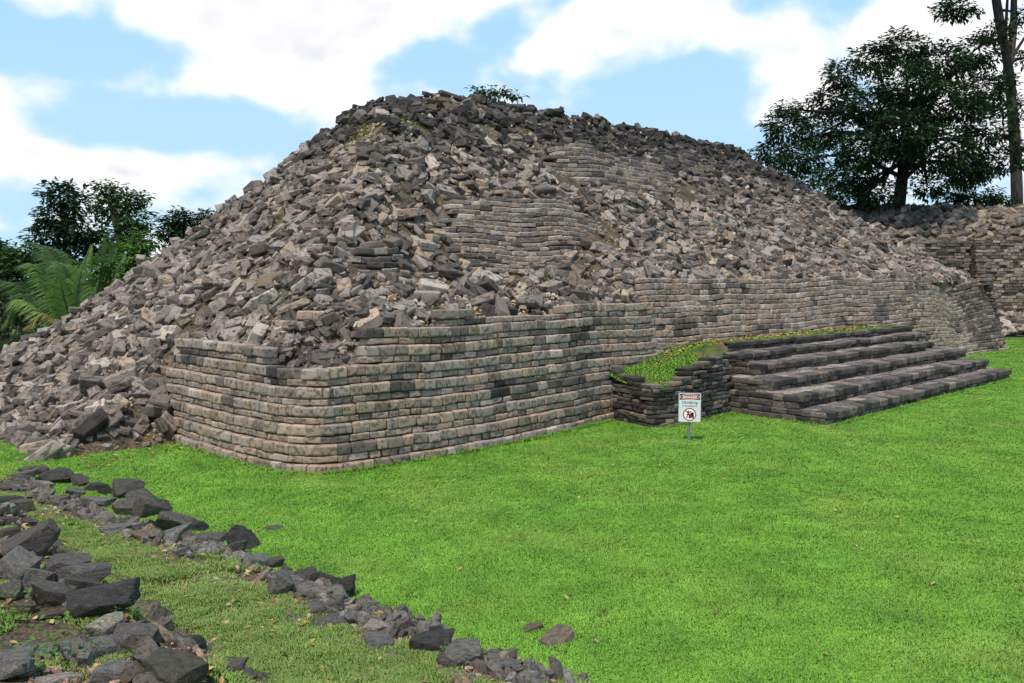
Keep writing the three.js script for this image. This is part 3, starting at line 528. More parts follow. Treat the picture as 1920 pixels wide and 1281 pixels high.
// [x, y, width, height] as surveyed on the photograph (height 0: a flat slab), tone, tilt
const row1 = [
  [14, 914, 60, 16, 'dark', .1], [38, 897, 50, 22, 'mid', .2], [65, 885, 46, 18, 'dark', .1], [88, 911, 24, 14, 'pale', .3], [114, 897, 60, 26, 'black', .15], [151, 905, 34, 18, 'dark', .2], [141, 923, 32, 16, 'grey', .2], [176, 914, 38, 20, 'mid', .3], [196, 919, 32, 22, 'black', .3], [241, 921, 64, 28, 'dark', .35], [267, 934, 46, 26, 'mid', .3], [179, 943, 58, 16, 'grey', .1], [141, 962, 52, 0, 'mid', .05], [237, 956, 52, 28, 'mid', .3], [293, 954, 64, 32, 'dark', .2], [224, 991, 66, 16, 'grey', .1], [282, 986, 30, 20, 'pale', .3], [275, 1005, 46, 20, 'brown', .1],
  [332, 982, 72, 36, 'mid', .5], [327, 1006, 62, 32, 'grey', .45], [366, 987, 42, 24, 'black', .3], [392, 1012, 62, 22, 'mid', .2], [447, 1012, 52, 48, 'black', .5], [438, 1034, 42, 30, 'dark', .3], [351, 1038, 38, 12, 'grey', .1], [468, 1055, 74, 34, 'grey', .2], [516, 1057, 32, 26, 'mid', .2], [538, 1068, 24, 12, 'mid', .1],
  [528, 1100, 46, 52, 'grey', .9], [577, 1084, 46, 28, 'dark', .3], [617, 1100, 50, 46, 'black', .7], [650, 1108, 34, 46, 'black', .6], [588, 1112, 80, 22, 'grey', .2], [606, 1138, 82, 18, 'mid', .25], [673, 1157, 56, 22, 'grey', .2], [630, 1164, 84, 16, 'mid', .2], [708, 1182, 50, 26, 'pale', .25], [715, 1204, 62, 18, 'grey', .1], [812, 1202, 86, 44, 'black', .12], [757, 1233, 82, 0, 'grey', .05], [876, 1230, 86, 52, 'grey', .55], [947, 1248, 62, 30, 'grey', .3], [838, 1244, 42, 26, 'mid', .4], [992, 1275, 52, 26, 'mid', .4], [885, 1275, 62, 0, 'grey', .05], [846, 1267, 70, 0, 'tan', .05],
];
const row2 = [
  [20, 938, 52, 16, 'black', .1], [24, 957, 58, 28, 'dark', .1], [8, 978, 44, 18, 'dark', .1], [42, 984, 60, 24, 'dark', .2], [14, 1004, 50, 24, 'dark', .2], [60, 1024, 108, 50, 'dark', .45], [35, 1066, 78, 52, 'grey', .35], [76, 1093, 58, 48, 'grey', .5], [122, 1060, 78, 34, 'mid', .25], [155, 1080, 92, 38, 'mid', .2], [105, 1117, 78, 52, 'mid', .5], [150, 1106, 62, 38, 'dark', .3], [190, 1134, 112, 66, 'black', .25], [200, 1177, 62, 36, 'cream', .3], [12, 1112, 64, 28, 'mid', .1], [40, 1145, 46, 26, 'brown', .1], [92, 1155, 48, 16, 'mid', .1], [256, 1197, 98, 58, 'mid', .25], [345, 1217, 72, 40, 'black', .4], [166, 1220, 88, 42, 'grey', .2], [65, 1222, 78, 16, 'grey', .1], [18, 1257, 80, 46, 'grey', .15], [212, 1264, 92, 34, 'grey', .15], [320, 1262, 138, 58, 'moss', .1], [422, 1262, 82, 36, 'mid', .2], [455, 1272, 60, 30, 'mid', .15], [110, 1276, 82, 20, 'pale', .1], [272, 1228, 36, 28, 'mid', .3],
];
// weathered limestone seen close: fine grain, cracks and lichen specks
const nearTex = texOf(1024, (u, v) => { const c = fbm(u * 6, v * 6, 51, 6), f = fbm(u * 60, v * 60, 53, 3), ck = 1 - sstep(0, .05, Math.abs(fbm(u * 5 + 4, v * 5, 57, 4))), sp = sstep(.24, .36, fbm(u * 26, v * 26, 59, 4)); let m = .92 + c * .55 + f * .5 - ck * .16 + sp * .22; return [m * (1 + c * .1), m, m * (1 - c * .1)]; }, true);
const nearBump = texOf(1024, (u, v) => { const m = .5 + fbm(u * 9, v * 14, 61, 6) * .9 + fbm(u * 70, v * 70, 63, 3) * .35 - .3 * (1 - sstep(0, .06, Math.abs(fbm(u * 5 + 4, v * 5, 57, 4)))); return [m, m, m]; });
const nearMats = {};
function nearStone(tone) { if (!nearMats[tone]) { const m = nearMats[tone] = new THREE.MeshStandardMaterial({ map: nearTex, bumpMap: nearBump, bumpScale: .02, roughness: .9 }); const c = TONES[tone]; m.color.setRGB(...(tone === 'black' ? [.062, .057, .052] : c)); } return nearMats[tone]; }
{
  const rng = rngOf(61);
  const toneWord = { grey: 'grey', mid: 'weathered grey', dark: 'dark', black: 'black-stained', pale: 'pale', brown: 'brown', cream: 'cream-coloured', moss: 'mossy dark', tan: 'tan', slate: 'grey', worn: 'weathered grey' };
  const place = (q, i, where, group, name) => {
    const [px, py, wpx, hpx, tone0, tilt] = q, tone = { grey: 'slate', mid: 'worn' }[tone0] ?? tone0; let y = .1, p = at(px, py + hpx * .3, y);
    for (let k = 0; k < 4; k++) { y = groundH(p[0], p[2]); p = at(px, py + hpx * .3, y); }
    const scale = Math.hypot(p[0], p[1] - EYE, p[2]) / FPX, w = wpx * scale * (py > 930 && off(ROW2, p[0], p[2]) > -.6 ? .8 : .88), th = hpx ? clamp(hpx * scale * .84, .05, .4) : .05, dep = hpx ? w * (.5 + rng() * .25) : w * .6;
    const geo = roughGeo(rng, { seg: 12, jit: .17, amp: tone === 'black' || tone === 'cream' ? .06 : .035, round: tone === 'moss' || (tone === 'black' && tilt < .2) ? .3 : .08, wedge: rng() < .35 ? .4 : 0, freq: 2.6 });
    const m = shadows(new THREE.Mesh(geo, nearStone(tone))); m.rotation.order = 'YXZ';
    m.rotation.set((rng() - .4) * tilt * 1.5, .2 + (rng() - .5) * 1.5, (rng() - .5) * 1.9 * tilt); m.scale.set(w, th, dep); m.position.set(p[0], y + th * (q[6] ? .02 : hpx ? .4 : .05), p[2]); add(m, name);
    tag(m, where(i, `${toneWord[tone]} ${hpx === 0 ? 'sunken flat slab' : hpx / wpx > .75 ? 'upright block' : hpx / wpx < .35 ? 'low slab' : 'block'}`), 'stone', group);
  };
  row1.forEach((q, i) => place(q, i, (k, w) => `${w}, ${nth(k)} from the left in the low lawn-edge row`, 'stones of the low row edging the lawn', 'edging_stone'));
  row2.forEach((q, i) => place(q, i, (k, w) => `${w}, ${nth(k)} down the nearer lower-left row`, 'stones of the nearer row', 'edging_stone'));
  [[998, 1172, 46, 30, 'brown', .1, 'small rounded brown stone sunk in the lawn'], [1043, 1194, 78, 28, 'brown', .1, 'long brown-grey stone sunk in the lawn beside a rounded one'], [512, 988, 36, 14, 'mid', .1, 'lone small grey stone showing in the lawn near the rounded corner'], [538, 1161, 62, 0, 'grey', .02, 'flat grey slab sunk in the thin turf beside the row'], [150, 1011, 40, 0, 'mid', .02, 'flat slab sunk in the turf strip between the two stone rows']].forEach((q) => place(q, 0, () => q[6], null, 'sunken_stone'));
  // gravel and broken stone behind the rows
  const gv = new THREE.InstancedMesh(roughGeo(rng, { seg: 2, jit: .15, amp: .1, round: .4 }), new THREE.MeshStandardMaterial({ roughness: 1, map: stoneTex[0] }), 11000), c = new THREE.Color(); let n = 0;
  for (let i = 0; i < 120000 && n < 11000; i++) {
    const row = rng() < .45 ? ROW1 : ROW2, a = -12 + rng() * 13.5, b = row === ROW1 ? -.05 + Math.pow(rng(), 1.4) * .75 : -.3 + rng() * 1.9, x = row.p[0] + row.d[0] * a + row.n[0] * b, z = row.p[1] + row.d[1] * a + row.n[1] * b;
    if (z > -4 || N3(x * .9, 3, z * .9) + .1 + (row === ROW1 ? .08 : .02) < rng() * .7) continue;
    const big = (row === ROW1 ? b < .42 && rng() < .15 : b < .9 && rng() < .06), k = big ? .05 + rng() * (row === ROW1 ? .1 : .12) : .014 + Math.pow(rng(), 2.5) * .042; dummy.position.set(x, groundH(x, z) + k * .2, z); dummy.rotation.set(rng() * 6, rng() * 6, rng() * 6); dummy.scale.set(k * 1.3, k * .7, k); dummy.updateMatrix(); gv.setMatrixAt(n, dummy.matrix);
    const q = big ? pick(rng, { worn: 3, dark: 3, slate: 1, brown: .5 }) : pick(rng, { brown: 4, pink: .6, tan: 1.2, mid: 2, worn: 2, pale: .4, cream: .4, dark: 1.4 }), t = TONES[q]; gv.setColorAt(n, big ? c.setRGB(t[0], t[1], t[2]) : c.setRGB(t[0] * 1.05, t[1] * .9, t[2] * .85)); n++;
  }
  gv.count = n; add(shadows(gv), 'gravel'); tag(gv, 'reddish brown gravel lying behind the low stone rows', 'gravel', null, 'stuff');
}
console.log('rows done');

// ------------------------------------------------------------------ second pyramid far right
{
  const rng = rngOf(71), list = [], FX = 27, FZ = -49; // its near-left foot; x runs right, depth runs back
  const FH = (x, z) => { const d = -(z - FZ); const left = (x - 15.5) * 1.15 + 1.5, front = table([[0, 0], [1.6, 1.1], [2.4, 1.4], [2.9, 5.2], [5.2, 7.0], [7, 7.8], [12, 8.3], [20, 8.3]], d); return Math.min(left, front, 8.2) + .4 * fbm(x * .4, 3, z * .4, 3); };
  const hm = sheet(13, 62, -74, FZ + .6, .6, (x, z) => Math.max(-.3, FH(x, z)), .4, (x, z) => mixc([.21, .175, .135], [.16, .16, .07], sstep(-.1, .3, fbm(x * .3, 8, z * .3, 3))));
  const hill = shadows(new THREE.Mesh(hm, new THREE.MeshStandardMaterial({ map: soilTex, roughness: 1, vertexColors: true }))); add(hill, 'mound_terrain'); hill.userData.kind = 'structure';
  for (let x = 14.5; x < 50; x += .42) for (let z = FZ + .3; z > -66; z -= .42) {
    const a = x + (rng() - .5) * .4, b = z + (rng() - .5) * .4, h = FH(a, b); if (h < .02) continue; const d = FZ - b; if (d > 2.0 && d < 2.75 && rng() < .8) continue; if (d > 13 && rng() < .7) continue;
    const sz = .3 + rng() * .38; dummy.position.set(a, h + rng() * .12, b); dummy.rotation.set((rng() - .5) * 1.3, rng() * 6, (rng() - .5) * 1.3); dummy.scale.set(sz * 1.3, sz * .5, sz * .9); dummy.updateMatrix();
    list.push({ geo: rubbleGeos[Math.floor(rng() * 36)], m: dummy.matrix.clone(), tone: d < 2.2 ? pick(rng, { pale: 3, grey: 3, cream: .5, mid: 1, dark: .5 }) : a < 27 ? pick(rng, { dark: 3, mid: 3, moss: .8, grey: 1 }) : pick(rng, { tan: 2, mid: 3, dark: 1, grey: 2, brown: 1.5, moss: .4 }), f: .85 + rng() * .3 });
  }
  const rb = shadows(new THREE.Mesh(mergeStones(list), mergedStone[0])); add(rb, 'rubble'); tag(rb, 'loose stones heaped over the distant pyramid at the right edge', 'rubble', null, 'stuff');
  // its standing masonry, in two stretches with a dark re-entrant between them
  const far = (label, x0, x1, zz, y0, y1, seed, tones) => {
    const r = rngOf(seed), g = thing('coursed_wall', [(x0 + x1) / 2, y0, zz], label, 'wall', 'walls of the distant pyramid'), L = [];
    for (let y = y0, k = 0; y < y1; k++) { const h = .15 + r() * .06; for (let x = x0; x < x1;) { const l = .25 + r() * .4; const t = (y - y0) * .17; if (y < y1 - .5 + .6 * N3(x, 1, 1)) { dummy.position.set(x + l / 2, y + h / 2 + .04 * N3(x * .6, y, 2), zz - t + (r() - .5) * .2); dummy.rotation.set(-.1, (r() - .5) * .3, (r() - .5) * .12); dummy.scale.set(l, h, .4); dummy.updateMatrix(); L.push({ geo: wallGeos[Math.floor(r() * 20)], m: dummy.matrix.clone(), tone: pick(r, tones), k: Math.floor(r() * 3), f: .85 + r() * .3, area: l * h }); } x += l; } y += h; }
    layStones(g, L, 220);
    const c = new THREE.BoxGeometry(x1 - x0, y1 - y0 - .5, .5); c.translate(0, (y1 - y0 - .5) / 2, 0); const p = c.attributes.position; for (let i = 0; i < p.count; i++) p.setZ(i, p.getZ(i) - .45 - p.getY(i) * .17); part('core', c, coreMat, g);
  };
  far('dark mossy courses of the distant pyramid beside the end of the tall wall', 22.6, 27.1, -50.2, .8, 6.0, 73, { dark: 4, mid: 3, moss: 1, grey: .6, black: 1 });
  far('brownish courses of the distant pyramid at the right edge of the picture', 27.9, 36, -50.5, .9, 6.3, 74, { tan: .8, grey: 2, pale: .4, mid: 4, dark: 2.5, brown: .8 });
}
console.log('far pyramid done');

// ------------------------------------------------------------------ warning sign
{
  const [sx, , sz] = at(1292, 826, 0), y0 = lawnH(sx, sz), g = thing('warning_sign', [sx, y0, sz], 'small white danger sign on a grey post in front of the dark platform', 'sign'); g.rotation.y = -.12;
  const cv = document.createElement('canvas'); cv.width = 720; cv.height = 960; const c = cv.getContext('2d');
  c.fillStyle = '#8f9596'; c.fillRect(0, 0, 720, 960); c.fillStyle = '#dfe7ea'; c.beginPath(); c.roundRect(14, 14, 692, 932, 34); c.fill();
  c.fillStyle = '#15161a'; c.beginPath(); c.roundRect(34, 36, 652, 190, 24); c.fill();
  c.fillStyle = '#f2f2f2'; c.beginPath(); c.ellipse(360, 131, 316, 86, 0, 0, 7); c.fill(); c.fillStyle = '#c3252f'; c.beginPath(); c.ellipse(360, 131, 302, 74, 0, 0, 7); c.fill();
  c.fillStyle = '#ffffff'; c.textAlign = 'center'; c.textBaseline = 'middle'; c.font = 'bold 112px sans-serif'; c.fillText('DANGER', 360, 134, 520);
  c.fillStyle = '#1a2026'; c.font = 'bold 124px sans-serif'; c.fillText('Climbing', 360, 316, 560); c.font = 'bold 76px sans-serif'; c.fillText('is Prohibited', 360, 428, 540);
  c.fillStyle = '#aeb6b8'; c.fillRect(34, 486, 652, 5);
  c.fillStyle = '#fff'; c.beginPath(); c.arc(360, 706, 196, 0, 7); c.fill();
  c.fillStyle = '#0c0c0e'; c.beginPath(); c.moveTo(330, 820); c.lineTo(336, 740); c.lineTo(376, 716); c.lineTo(384, 670); c.lineTo(420, 640); c.lineTo(492, 640); c.lineTo(500, 820); c.fill(); // rock face
  c.beginPath(); c.arc(318, 606, 26, 0, 7); c.fill(); c.lineWidth = 30; c.lineCap = 'round'; c.strokeStyle = '#0c0c0e'; // climbing figure
  c.beginPath(); c.moveTo(312, 640); c.lineTo(296, 712); c.moveTo(316, 648); c.lineTo(366, 640); c.lineTo(396, 612); c.moveTo(296, 712); c.lineTo(346, 724); c.lineTo(352, 776); c.moveTo(294, 712); c.lineTo(272, 770); c.lineTo(286, 820); c.stroke();
  c.strokeStyle = '#c3252f'; c.lineWidth = 36; c.beginPath(); c.arc(360, 706, 196, 0, 7); c.stroke(); c.beginPath(); c.moveTo(222, 568); c.lineTo(498, 844); c.stroke();
  const tex = new THREE.CanvasTexture(cv); tex.colorSpace = THREE.SRGBColorSpace;
  const sh = new THREE.Shape(), w = .225, h = .3, r = .025; sh.moveTo(-w + r, -h); sh.lineTo(w - r, -h); sh.quadraticCurveTo(w, -h, w, -h + r); sh.lineTo(w, h - r); sh.quadraticCurveTo(w, h, w - r, h); sh.lineTo(-w + r, h); sh.quadraticCurveTo(-w, h, -w, h - r); sh.lineTo(-w, -h + r); sh.quadraticCurveTo(-w, -h, -w + r, -h);
  const metal = new THREE.MeshStandardMaterial({ color: 0x9a9fa2, roughness: .5, metalness: .6 });
  const bg = new THREE.ExtrudeGeometry(sh, { depth: .006, bevelEnabled: true, bevelSize: .002, bevelThickness: .002, bevelSegments: 1 }); bg.translate(0, .69, .022); part('board', bg, metal, g);
  const fg = new THREE.ShapeGeometry(sh, 6), fp = fg.attributes.position, fu = fg.attributes.uv; for (let i = 0; i < fp.count; i++) fu.setXY(i, fp.getX(i) / (2 * w) + .5, fp.getY(i) / (2 * h) + .5); fg.translate(0, .69, .0335);
  part('printed_face', fg, new THREE.MeshStandardMaterial({ map: tex, roughness: .55 }), g);
  const ps = new THREE.Shape(); ps.moveTo(-.028, .0); ps.lineTo(-.02, .0); ps.lineTo(-.014, .02); ps.lineTo(.014, .02); ps.lineTo(.02, 0); ps.lineTo(.028, 0); ps.lineTo(.028, -.005); ps.lineTo(.016, -.005); ps.lineTo(.01, .013); ps.lineTo(-.01, .013); ps.lineTo(-.016, -.005); ps.lineTo(-.028, -.005);
  const pg = new THREE.ExtrudeGeometry(ps, { depth: 1.35, bevelEnabled: false }); pg.rotateX(-Math.PI / 2); pg.translate(0, -.4, 0); part('post', pg, metal, g);
  for (const yy of [.47, .92]) { const b = new THREE.CylinderGeometry(.008, .008, .006, 8); b.rotateX(Math.PI / 2); b.translate(0, yy, .037); part('bolt', b, metal, g); }
}

// ------------------------------------------------------------------ trees, palm and shrubs
const barkTex = texOf(256, (u, v) => { const m = .75 + fbm(u * 22, v * 5, 3, 4) * .8; return [m, m, m]; }, true);
const barkMat = (r, g, b) => { const m = new THREE.MeshStandardMaterial({ map: barkTex, bumpMap: barkTex, bumpScale: .03, roughness: 1 }); m.color.setRGB(r, g, b); return m; };
const leafMat = new THREE.MeshPhysicalMaterial({ vertexColors: true, roughness: .9, specularIntensity: .25, transmission: .3, thickness: 0, side: THREE.DoubleSide });
function limb(points, r0, r1, sides = 7) { // tapered, slightly crooked limb
  const c = new THREE.CatmullRomCurve3(points), n = Math.max(6, points.length * 4), fr = c.computeFrenetFrames(n), pos = [], uv = [], idx = [];
  for (let i = 0; i <= n; i++) { const p = c.getPointAt(i / n), r = lerp(r0, r1, i / n); for (let k = 0; k <= sides; k++) { const a = k / sides * Math.PI * 2, q = fr.normals[i].clone().multiplyScalar(Math.cos(a)).addScaledVector(fr.binormals[i], Math.sin(a)); pos.push(p.x + q.x * r, p.y + q.y * r, p.z + q.z * r); uv.push(k / sides, i / n * 6); } }
  for (let i = 0; i < n; i++) for (let k = 0; k < sides; k++) { const a = i * (sides + 1) + k, b = a + 1, d = a + sides + 1, e = d + 1; idx.push(a, d, b, b, d, e); }
  const g = new THREE.BufferGeometry(); g.setAttribute('position', new THREE.Float32BufferAttribute(pos, 3)); g.setAttribute('uv', new THREE.Float32BufferAttribute(uv, 2)); g.setIndex(idx); g.computeVertexNormals(); return g;
}
// leaves in sprays: every spray is a short twig end with a fan of leaves
function leafGeo(rng, sprays, { size, per, tones, droop = .25, narrow = .42 }) {
  const pos = [], col = [], X = new THREE.Vector3(), D = new THREE.Vector3(), Wd = new THREE.Vector3(), U = new THREE.Vector3(0, 1, 0);
  for (const [cx, cy, cz, dx, dy, dz, sc] of sprays) {
    const t0 = tones[Math.floor(rng() * tones.length)];
    for (let i = 0; i < per; i++) {
      const a = rng() * Math.PI * 2; D.set(dx + Math.cos(a) * .9, dy * .6 + (rng() - .5) * .7 - droop, dz + Math.sin(a) * .9).normalize();
      Wd.crossVectors(D, U).normalize().multiplyScalar(Math.cos((rng() - .5) * 1.6)); Wd.y += (rng() - .5) * .8; Wd.normalize();
      const L = size * sc * (.7 + rng() * .6), w = L * narrow * .5; X.set(cx + (rng() - .5) * size * 2.2, cy + (rng() - .5) * size * 1.3, cz + (rng() - .5) * size * 2.2);
      const m = .75 + rng() * .5, c = [t0[0] * m, t0[1] * m, t0[2] * m];
      const A = [X.x, X.y, X.z], B = [X.x + D.x * L * .5 + Wd.x * w, X.y + D.y * L * .5 + Wd.y * w + L * .04, X.z + D.z * L * .5 + Wd.z * w], C = [X.x + D.x * L, X.y + D.y * L - L * .12, X.z + D.z * L], E = [X.x + D.x * L * .5 - Wd.x * w, X.y + D.y * L * .5 - Wd.y * w + L * .04, X.z + D.z * L * .5 - Wd.z * w];
      pos.push(...A, ...B, ...C, ...A, ...C, ...E); for (let k = 0; k < 6; k++) col.push(...c);
    }
  }
  const g = new THREE.BufferGeometry(); g.setAttribute('position', new THREE.Float32BufferAttribute(pos, 3)); g.setAttribute('color', new THREE.Float32BufferAttribute(col, 3)); g.computeVertexNormals(); return g;
}
function spraysIn(rng, blobs, density, flat = .7) { // sprays through the clumps, denser at their skins
  const out = [];
  for (const [x, y, z, r, ry] of blobs) { const n = Math.round(density * r * r); for (let i = 0; i < n; i++) { const u = rng() * 2 - 1, a = rng() * 6.2832, k = Math.sqrt(1 - u * u), q = r * (.45 + .6 * Math.pow(rng(), .5)) * (.85 + .3 * N3(x + k * Math.cos(a) * 2, y + u * 2, z)); out.push([x + k * Math.cos(a) * q, y + u * q * (ry ?? flat), z + k * Math.sin(a) * q, k * Math.cos(a), u, k * Math.sin(a), .8 + rng() * .4]); } }
  return out;
}
const GREENS = { dark: [[.03, .068, .026], [.045, .09, .028], [.024, .055, .024]], mid: [[.05, .115, .024], [.07, .15, .026], [.04, .09, .026]], light: [[.10, .20, .03], [.075, .16, .026], [.12, .22, .04]], grey: [[.06, .085, .045], [.075, .1, .055]] };
// position at a depth along the line of sight (survey helper)
function place3(px, py, depth) { const x = (px - 960) / FPX * depth, up = (640.5 - py) / FPX * depth; return [x, EYE + up * CP - depth * SP, -(depth * CP + up * SP)]; }
function tree({ name = 'broadleaf_tree', label, group, seed, base, trunk, blobs, density, size, per = 7, tones, bark, r0, category = 'tree', narrow, sides, limbs = true }) {
  const rng = rngOf(seed), g = thing(name, base, label, category, group), rel = (p) => new THREE.Vector3(p[0] - base[0], p[1] - base[1], p[2] - base[2]);
  const tp = trunk.map(rel), wood = part('trunk', limb(tp, r0, r0 * .55, 9), bark, g); wood.userData.label = undefined; delete wood.userData.label;
  const B = blobs.map((b) => { const p = rel(b); return [p.x, p.y, p.z, b[3], b[4]]; });
  if (limbs) for (const b of B) {
    const f = .45 + rng() * .5, i = Math.min(tp.length - 2, Math.floor(f * (tp.length - 1))), s = tp[i].clone().lerp(tp[i + 1], f * (tp.length - 1) - i), e = new THREE.Vector3(b[0], b[1], b[2]);
    if (s.distanceTo(e) < .5) continue; const m = s.clone().lerp(e, .5); m.y += .12 * s.distanceTo(e); m.x += (rng() - .5) * .6; m.z += (rng() - .5) * .6;
    part('branch', limb([s, m, e], r0 * .34, r0 * .08, 6), bark, g);
    for (let k = 0; k < 3; k++) { const a = m.clone().lerp(e, rng() * .8), q = new THREE.Vector3(b[0] + (rng() - .5) * 1.6 * b[3], b[1] + (rng() - .5) * .9 * b[3], b[2] + (rng() - .5) * 1.6 * b[3]); part('branch', limb([a, a.clone().lerp(q, .5).add(new THREE.Vector3(0, .15, 0)), q], r0 * .12, r0 * .03, 5), bark, g); }
  }
  const cr = part('crown', leafGeo(rng, spraysIn(rng, B, density), { size, per, tones, narrow }), leafMat, g); cr.userData.kind = 'stuff'; delete cr.userData.kind;
  return g;
}
const onPic = (d, list) => list.map(([px, py, rpx, dz = 0, fl]) => [...place3(px, py, d + dz), rpx / FPX * d, fl]);
{
  const D = 56, b = place3(1680, 470, D);
  tree({ label: 'large spreading dark green tree standing behind the right slope of the pyramid', seed: 81, base: b, r0: .48, bark: barkMat(.06, .05, .042), trunk: [b, place3(1684, 400, D), place3(1692, 330, D), place3(1700, 270, D), place3(1690, 190, D)],
    blobs: onPic(D, [[1470, 235, 42, 0], [1450, 285, 36, 1], [1500, 300, 50, -1], [1540, 250, 52, 0], [1560, 190, 44, 1], [1580, 140, 38, 0], [1600, 330, 52, 1], [1545, 355, 46, -2], [1600, 390, 40, 0], [1630, 200, 60, -2], [1640, 110, 44, 1], [1690, 90, 46, 0], [1700, 160, 62, -3], [1690, 250, 66, -4], [1620, 280, 58, -3], [1760, 120, 56, 0], [1770, 200, 66, -2], [1760, 280, 62, -3], [1830, 100, 48, 1], [1840, 170, 58, 0], [1850, 240, 52, -1], [1810, 320, 50, 0], [1650, 360, 40, -2], [1880, 300, 38, 1], [1580, 425, 28, 1], [1480, 205, 22, 0], [1870, 60, 30, 2], [1740, 350, 34, -1]]),
    density: 60, size: .36, per: 7, tones: GREENS.dark });
  const D2 = 59, tb = place3(1908, 420, D2);
  tree({ label: 'tall slender forked tree running out of the top at the right edge', seed: 82, base: tb, r0: .4, bark: barkMat(.1, .08, .068), trunk: [tb, place3(1906, 330, D2), place3(1900, 230, D2), place3(1890, 120, D2), place3(1874, 40, D2), place3(1862, -40, D2), place3(1850, -160, D2)], limbs: true,
    blobs: onPic(D2, [[1800, 12, 34], [1770, 20, 20], [1880, 150, 22], [1905, 195, 26], [1915, 270, 22], [1840, -60, 60], [1920, -90, 80], [1980, 20, 50], [1910, 30, 18], [1780, -110, 60], [1890, -190, 90], [1985, -120, 60], [1930, 110, 22]]), density: 46, size: .36, per: 7, tones: GREENS.dark });
  const fork = scene.children[scene.children.length - 1], rel = (p) => new THREE.Vector3(p[0] - tb[0], p[1] - tb[1], p[2] - tb[2]);
  part('trunk', limb([place3(1893, 120, D2), place3(1900, 60, D2), place3(1902, -10, D2), place3(1915, -120, D2)].map(rel), .28, .14, 8), barkMat(.15, .12, .1), fork);
  const shrub = (label, seed, px, py, r, d, tones, size = .35) => { const p = place3(px, py + r * .7, d); tree({ name: 'shrub', category: 'shrub', label, group: 'shrubs on the distant pyramid', seed, base: p, r0: .08, bark: barkMat(.08, .06, .04), trunk: [p, place3(px, py + r * .3, d), place3(px + 2, py, d)], blobs: onPic(d, [[px - r * .4, py + r * .2, r * .55], [px + r * .45, py + r * .15, r * .5], [px, py - r * .2, r * .6]]), density: 70, size, per: 6, tones }); };
  shrub('leafy green shrub on the distant pyramid beside the tall trunk', 83, 1862, 372, 34, 57, GREENS.mid); shrub('darker shrub on the distant pyramid left of the leafy green one', 84, 1800, 372, 38, 58, GREENS.dark); shrub('low shrub at the foot of the large spreading tree', 85, 1722, 404, 28, 56, GREENS.mid); shrub('shaded bush at the base of the large tree trunk', 86, 1662, 440, 24, 54, GREENS.dark);
  shrub('taller bush under the crown edge between both right-hand trees', 87, 1820, 318, 46, 61, GREENS.dark);
  { const p = place3(918, 186, 31.5); const s = tree({ name: 'sapling', category: 'sapling', label: 'small bright green sapling growing on the summit', seed: 88, base: p, r0: .03, bark: barkMat(.1, .08, .05), trunk: [p, place3(919, 180, 31.5), place3(920, 172, 31.5)], blobs: onPic(31.5, [[897, 170, 11], [918, 174, 12], [938, 172, 12], [958, 178, 12], [972, 179, 7], [908, 180, 9]]), density: 330, size: .17, per: 6, tones: GREENS.mid }); }
  // trees behind the left slope
  const L = (label, seed, d, bx, by, tr, bl, tones, den = 26, size = .42) => { const p = place3(bx, by, d); p[1] = 0; tree({ label, seed, group: 'trees behind the left slope', base: p, r0: .22, bark: barkMat(.13, .1, .075), trunk: [p, ...tr.map(([x, y]) => place3(x, y, d))], blobs: onPic(d, bl), density: den * 3, size: size * .85, per: 7, tones }); };
  L('tall dark tree with layered crown at the left behind the palm', 91, 44, 130, 600, [[128, 520], [125, 440], [118, 380]], [[110, 365, 30], [105, 405, 34], [95, 445, 36], [150, 380, 26], [150, 430, 40], [140, 480, 44], [100, 490, 40], [180, 455, 38, 1], [85, 425, 14], [112, 350, 14]], GREENS.dark);
  L('light-limbed tree right of the layered dark one at the left', 92, 42, 232, 560, [[226, 470], [214, 410], [204, 365]], [[195, 365, 22], [180, 345, 10], [210, 395, 34, 1], [245, 375, 28], [255, 410, 34], [232, 440, 36], [262, 450, 30], [212, 350, 16], [268, 375, 16], [240, 480, 34]], GREENS.mid, 30, .34);
  L('bright green shrubby tree against the edge of the left slope', 93, 38, 262, 600, [[262, 540], [258, 480]], [[258, 455, 28], [250, 490, 30], [268, 480, 24], [240, 520, 30], [225, 555, 30], [262, 520, 22], [205, 585, 30], [235, 585, 26], [180, 600, 28], [200, 545, 30], [170, 560, 30], [190, 505, 34], [160, 520, 32], [215, 500, 26]], GREENS.light, 34, .32);
  L('small dark tree peeking over the middle of the left slope', 94, 46, 345, 560, [[342, 480], [338, 430]], [[335, 410, 24], [352, 415, 20], [318, 430, 26], [345, 440, 26], [330, 455, 26], [378, 408, 18], [392, 405, 10]], GREENS.dark, 34, .36);
  L('low broad tree at the left edge under the layered tree', 95, 40, 40, 600, [[42, 540], [48, 490]], [[45, 480, 34], [15, 490, 30], [75, 500, 34], [35, 520, 36], [80, 540, 36], [0, 530, 34], [120, 540, 36]], GREENS.mid, 26, .42);
  L('pale grey-green bush at the far left behind the palm fronds', 96, 36, 8, 640, [[10, 600], [14, 560]], [[8, 560, 34], [35, 575, 30], [-10, 600, 36], [30, 620, 34], [60, 590, 30], [-20, 540, 30]], GREENS.grey, 30, .26);
  L('dark far tree filling the left edge', 97, 62, -10, 620, [[-8, 520], [-6, 480]], [[0, 475, 26], [-30, 470, 34], [20, 490, 22], [-60, 500, 50], [-20, 520, 40], [-110, 480, 60], [-120, 560, 60]], GREENS.dark, 24, .6);
}
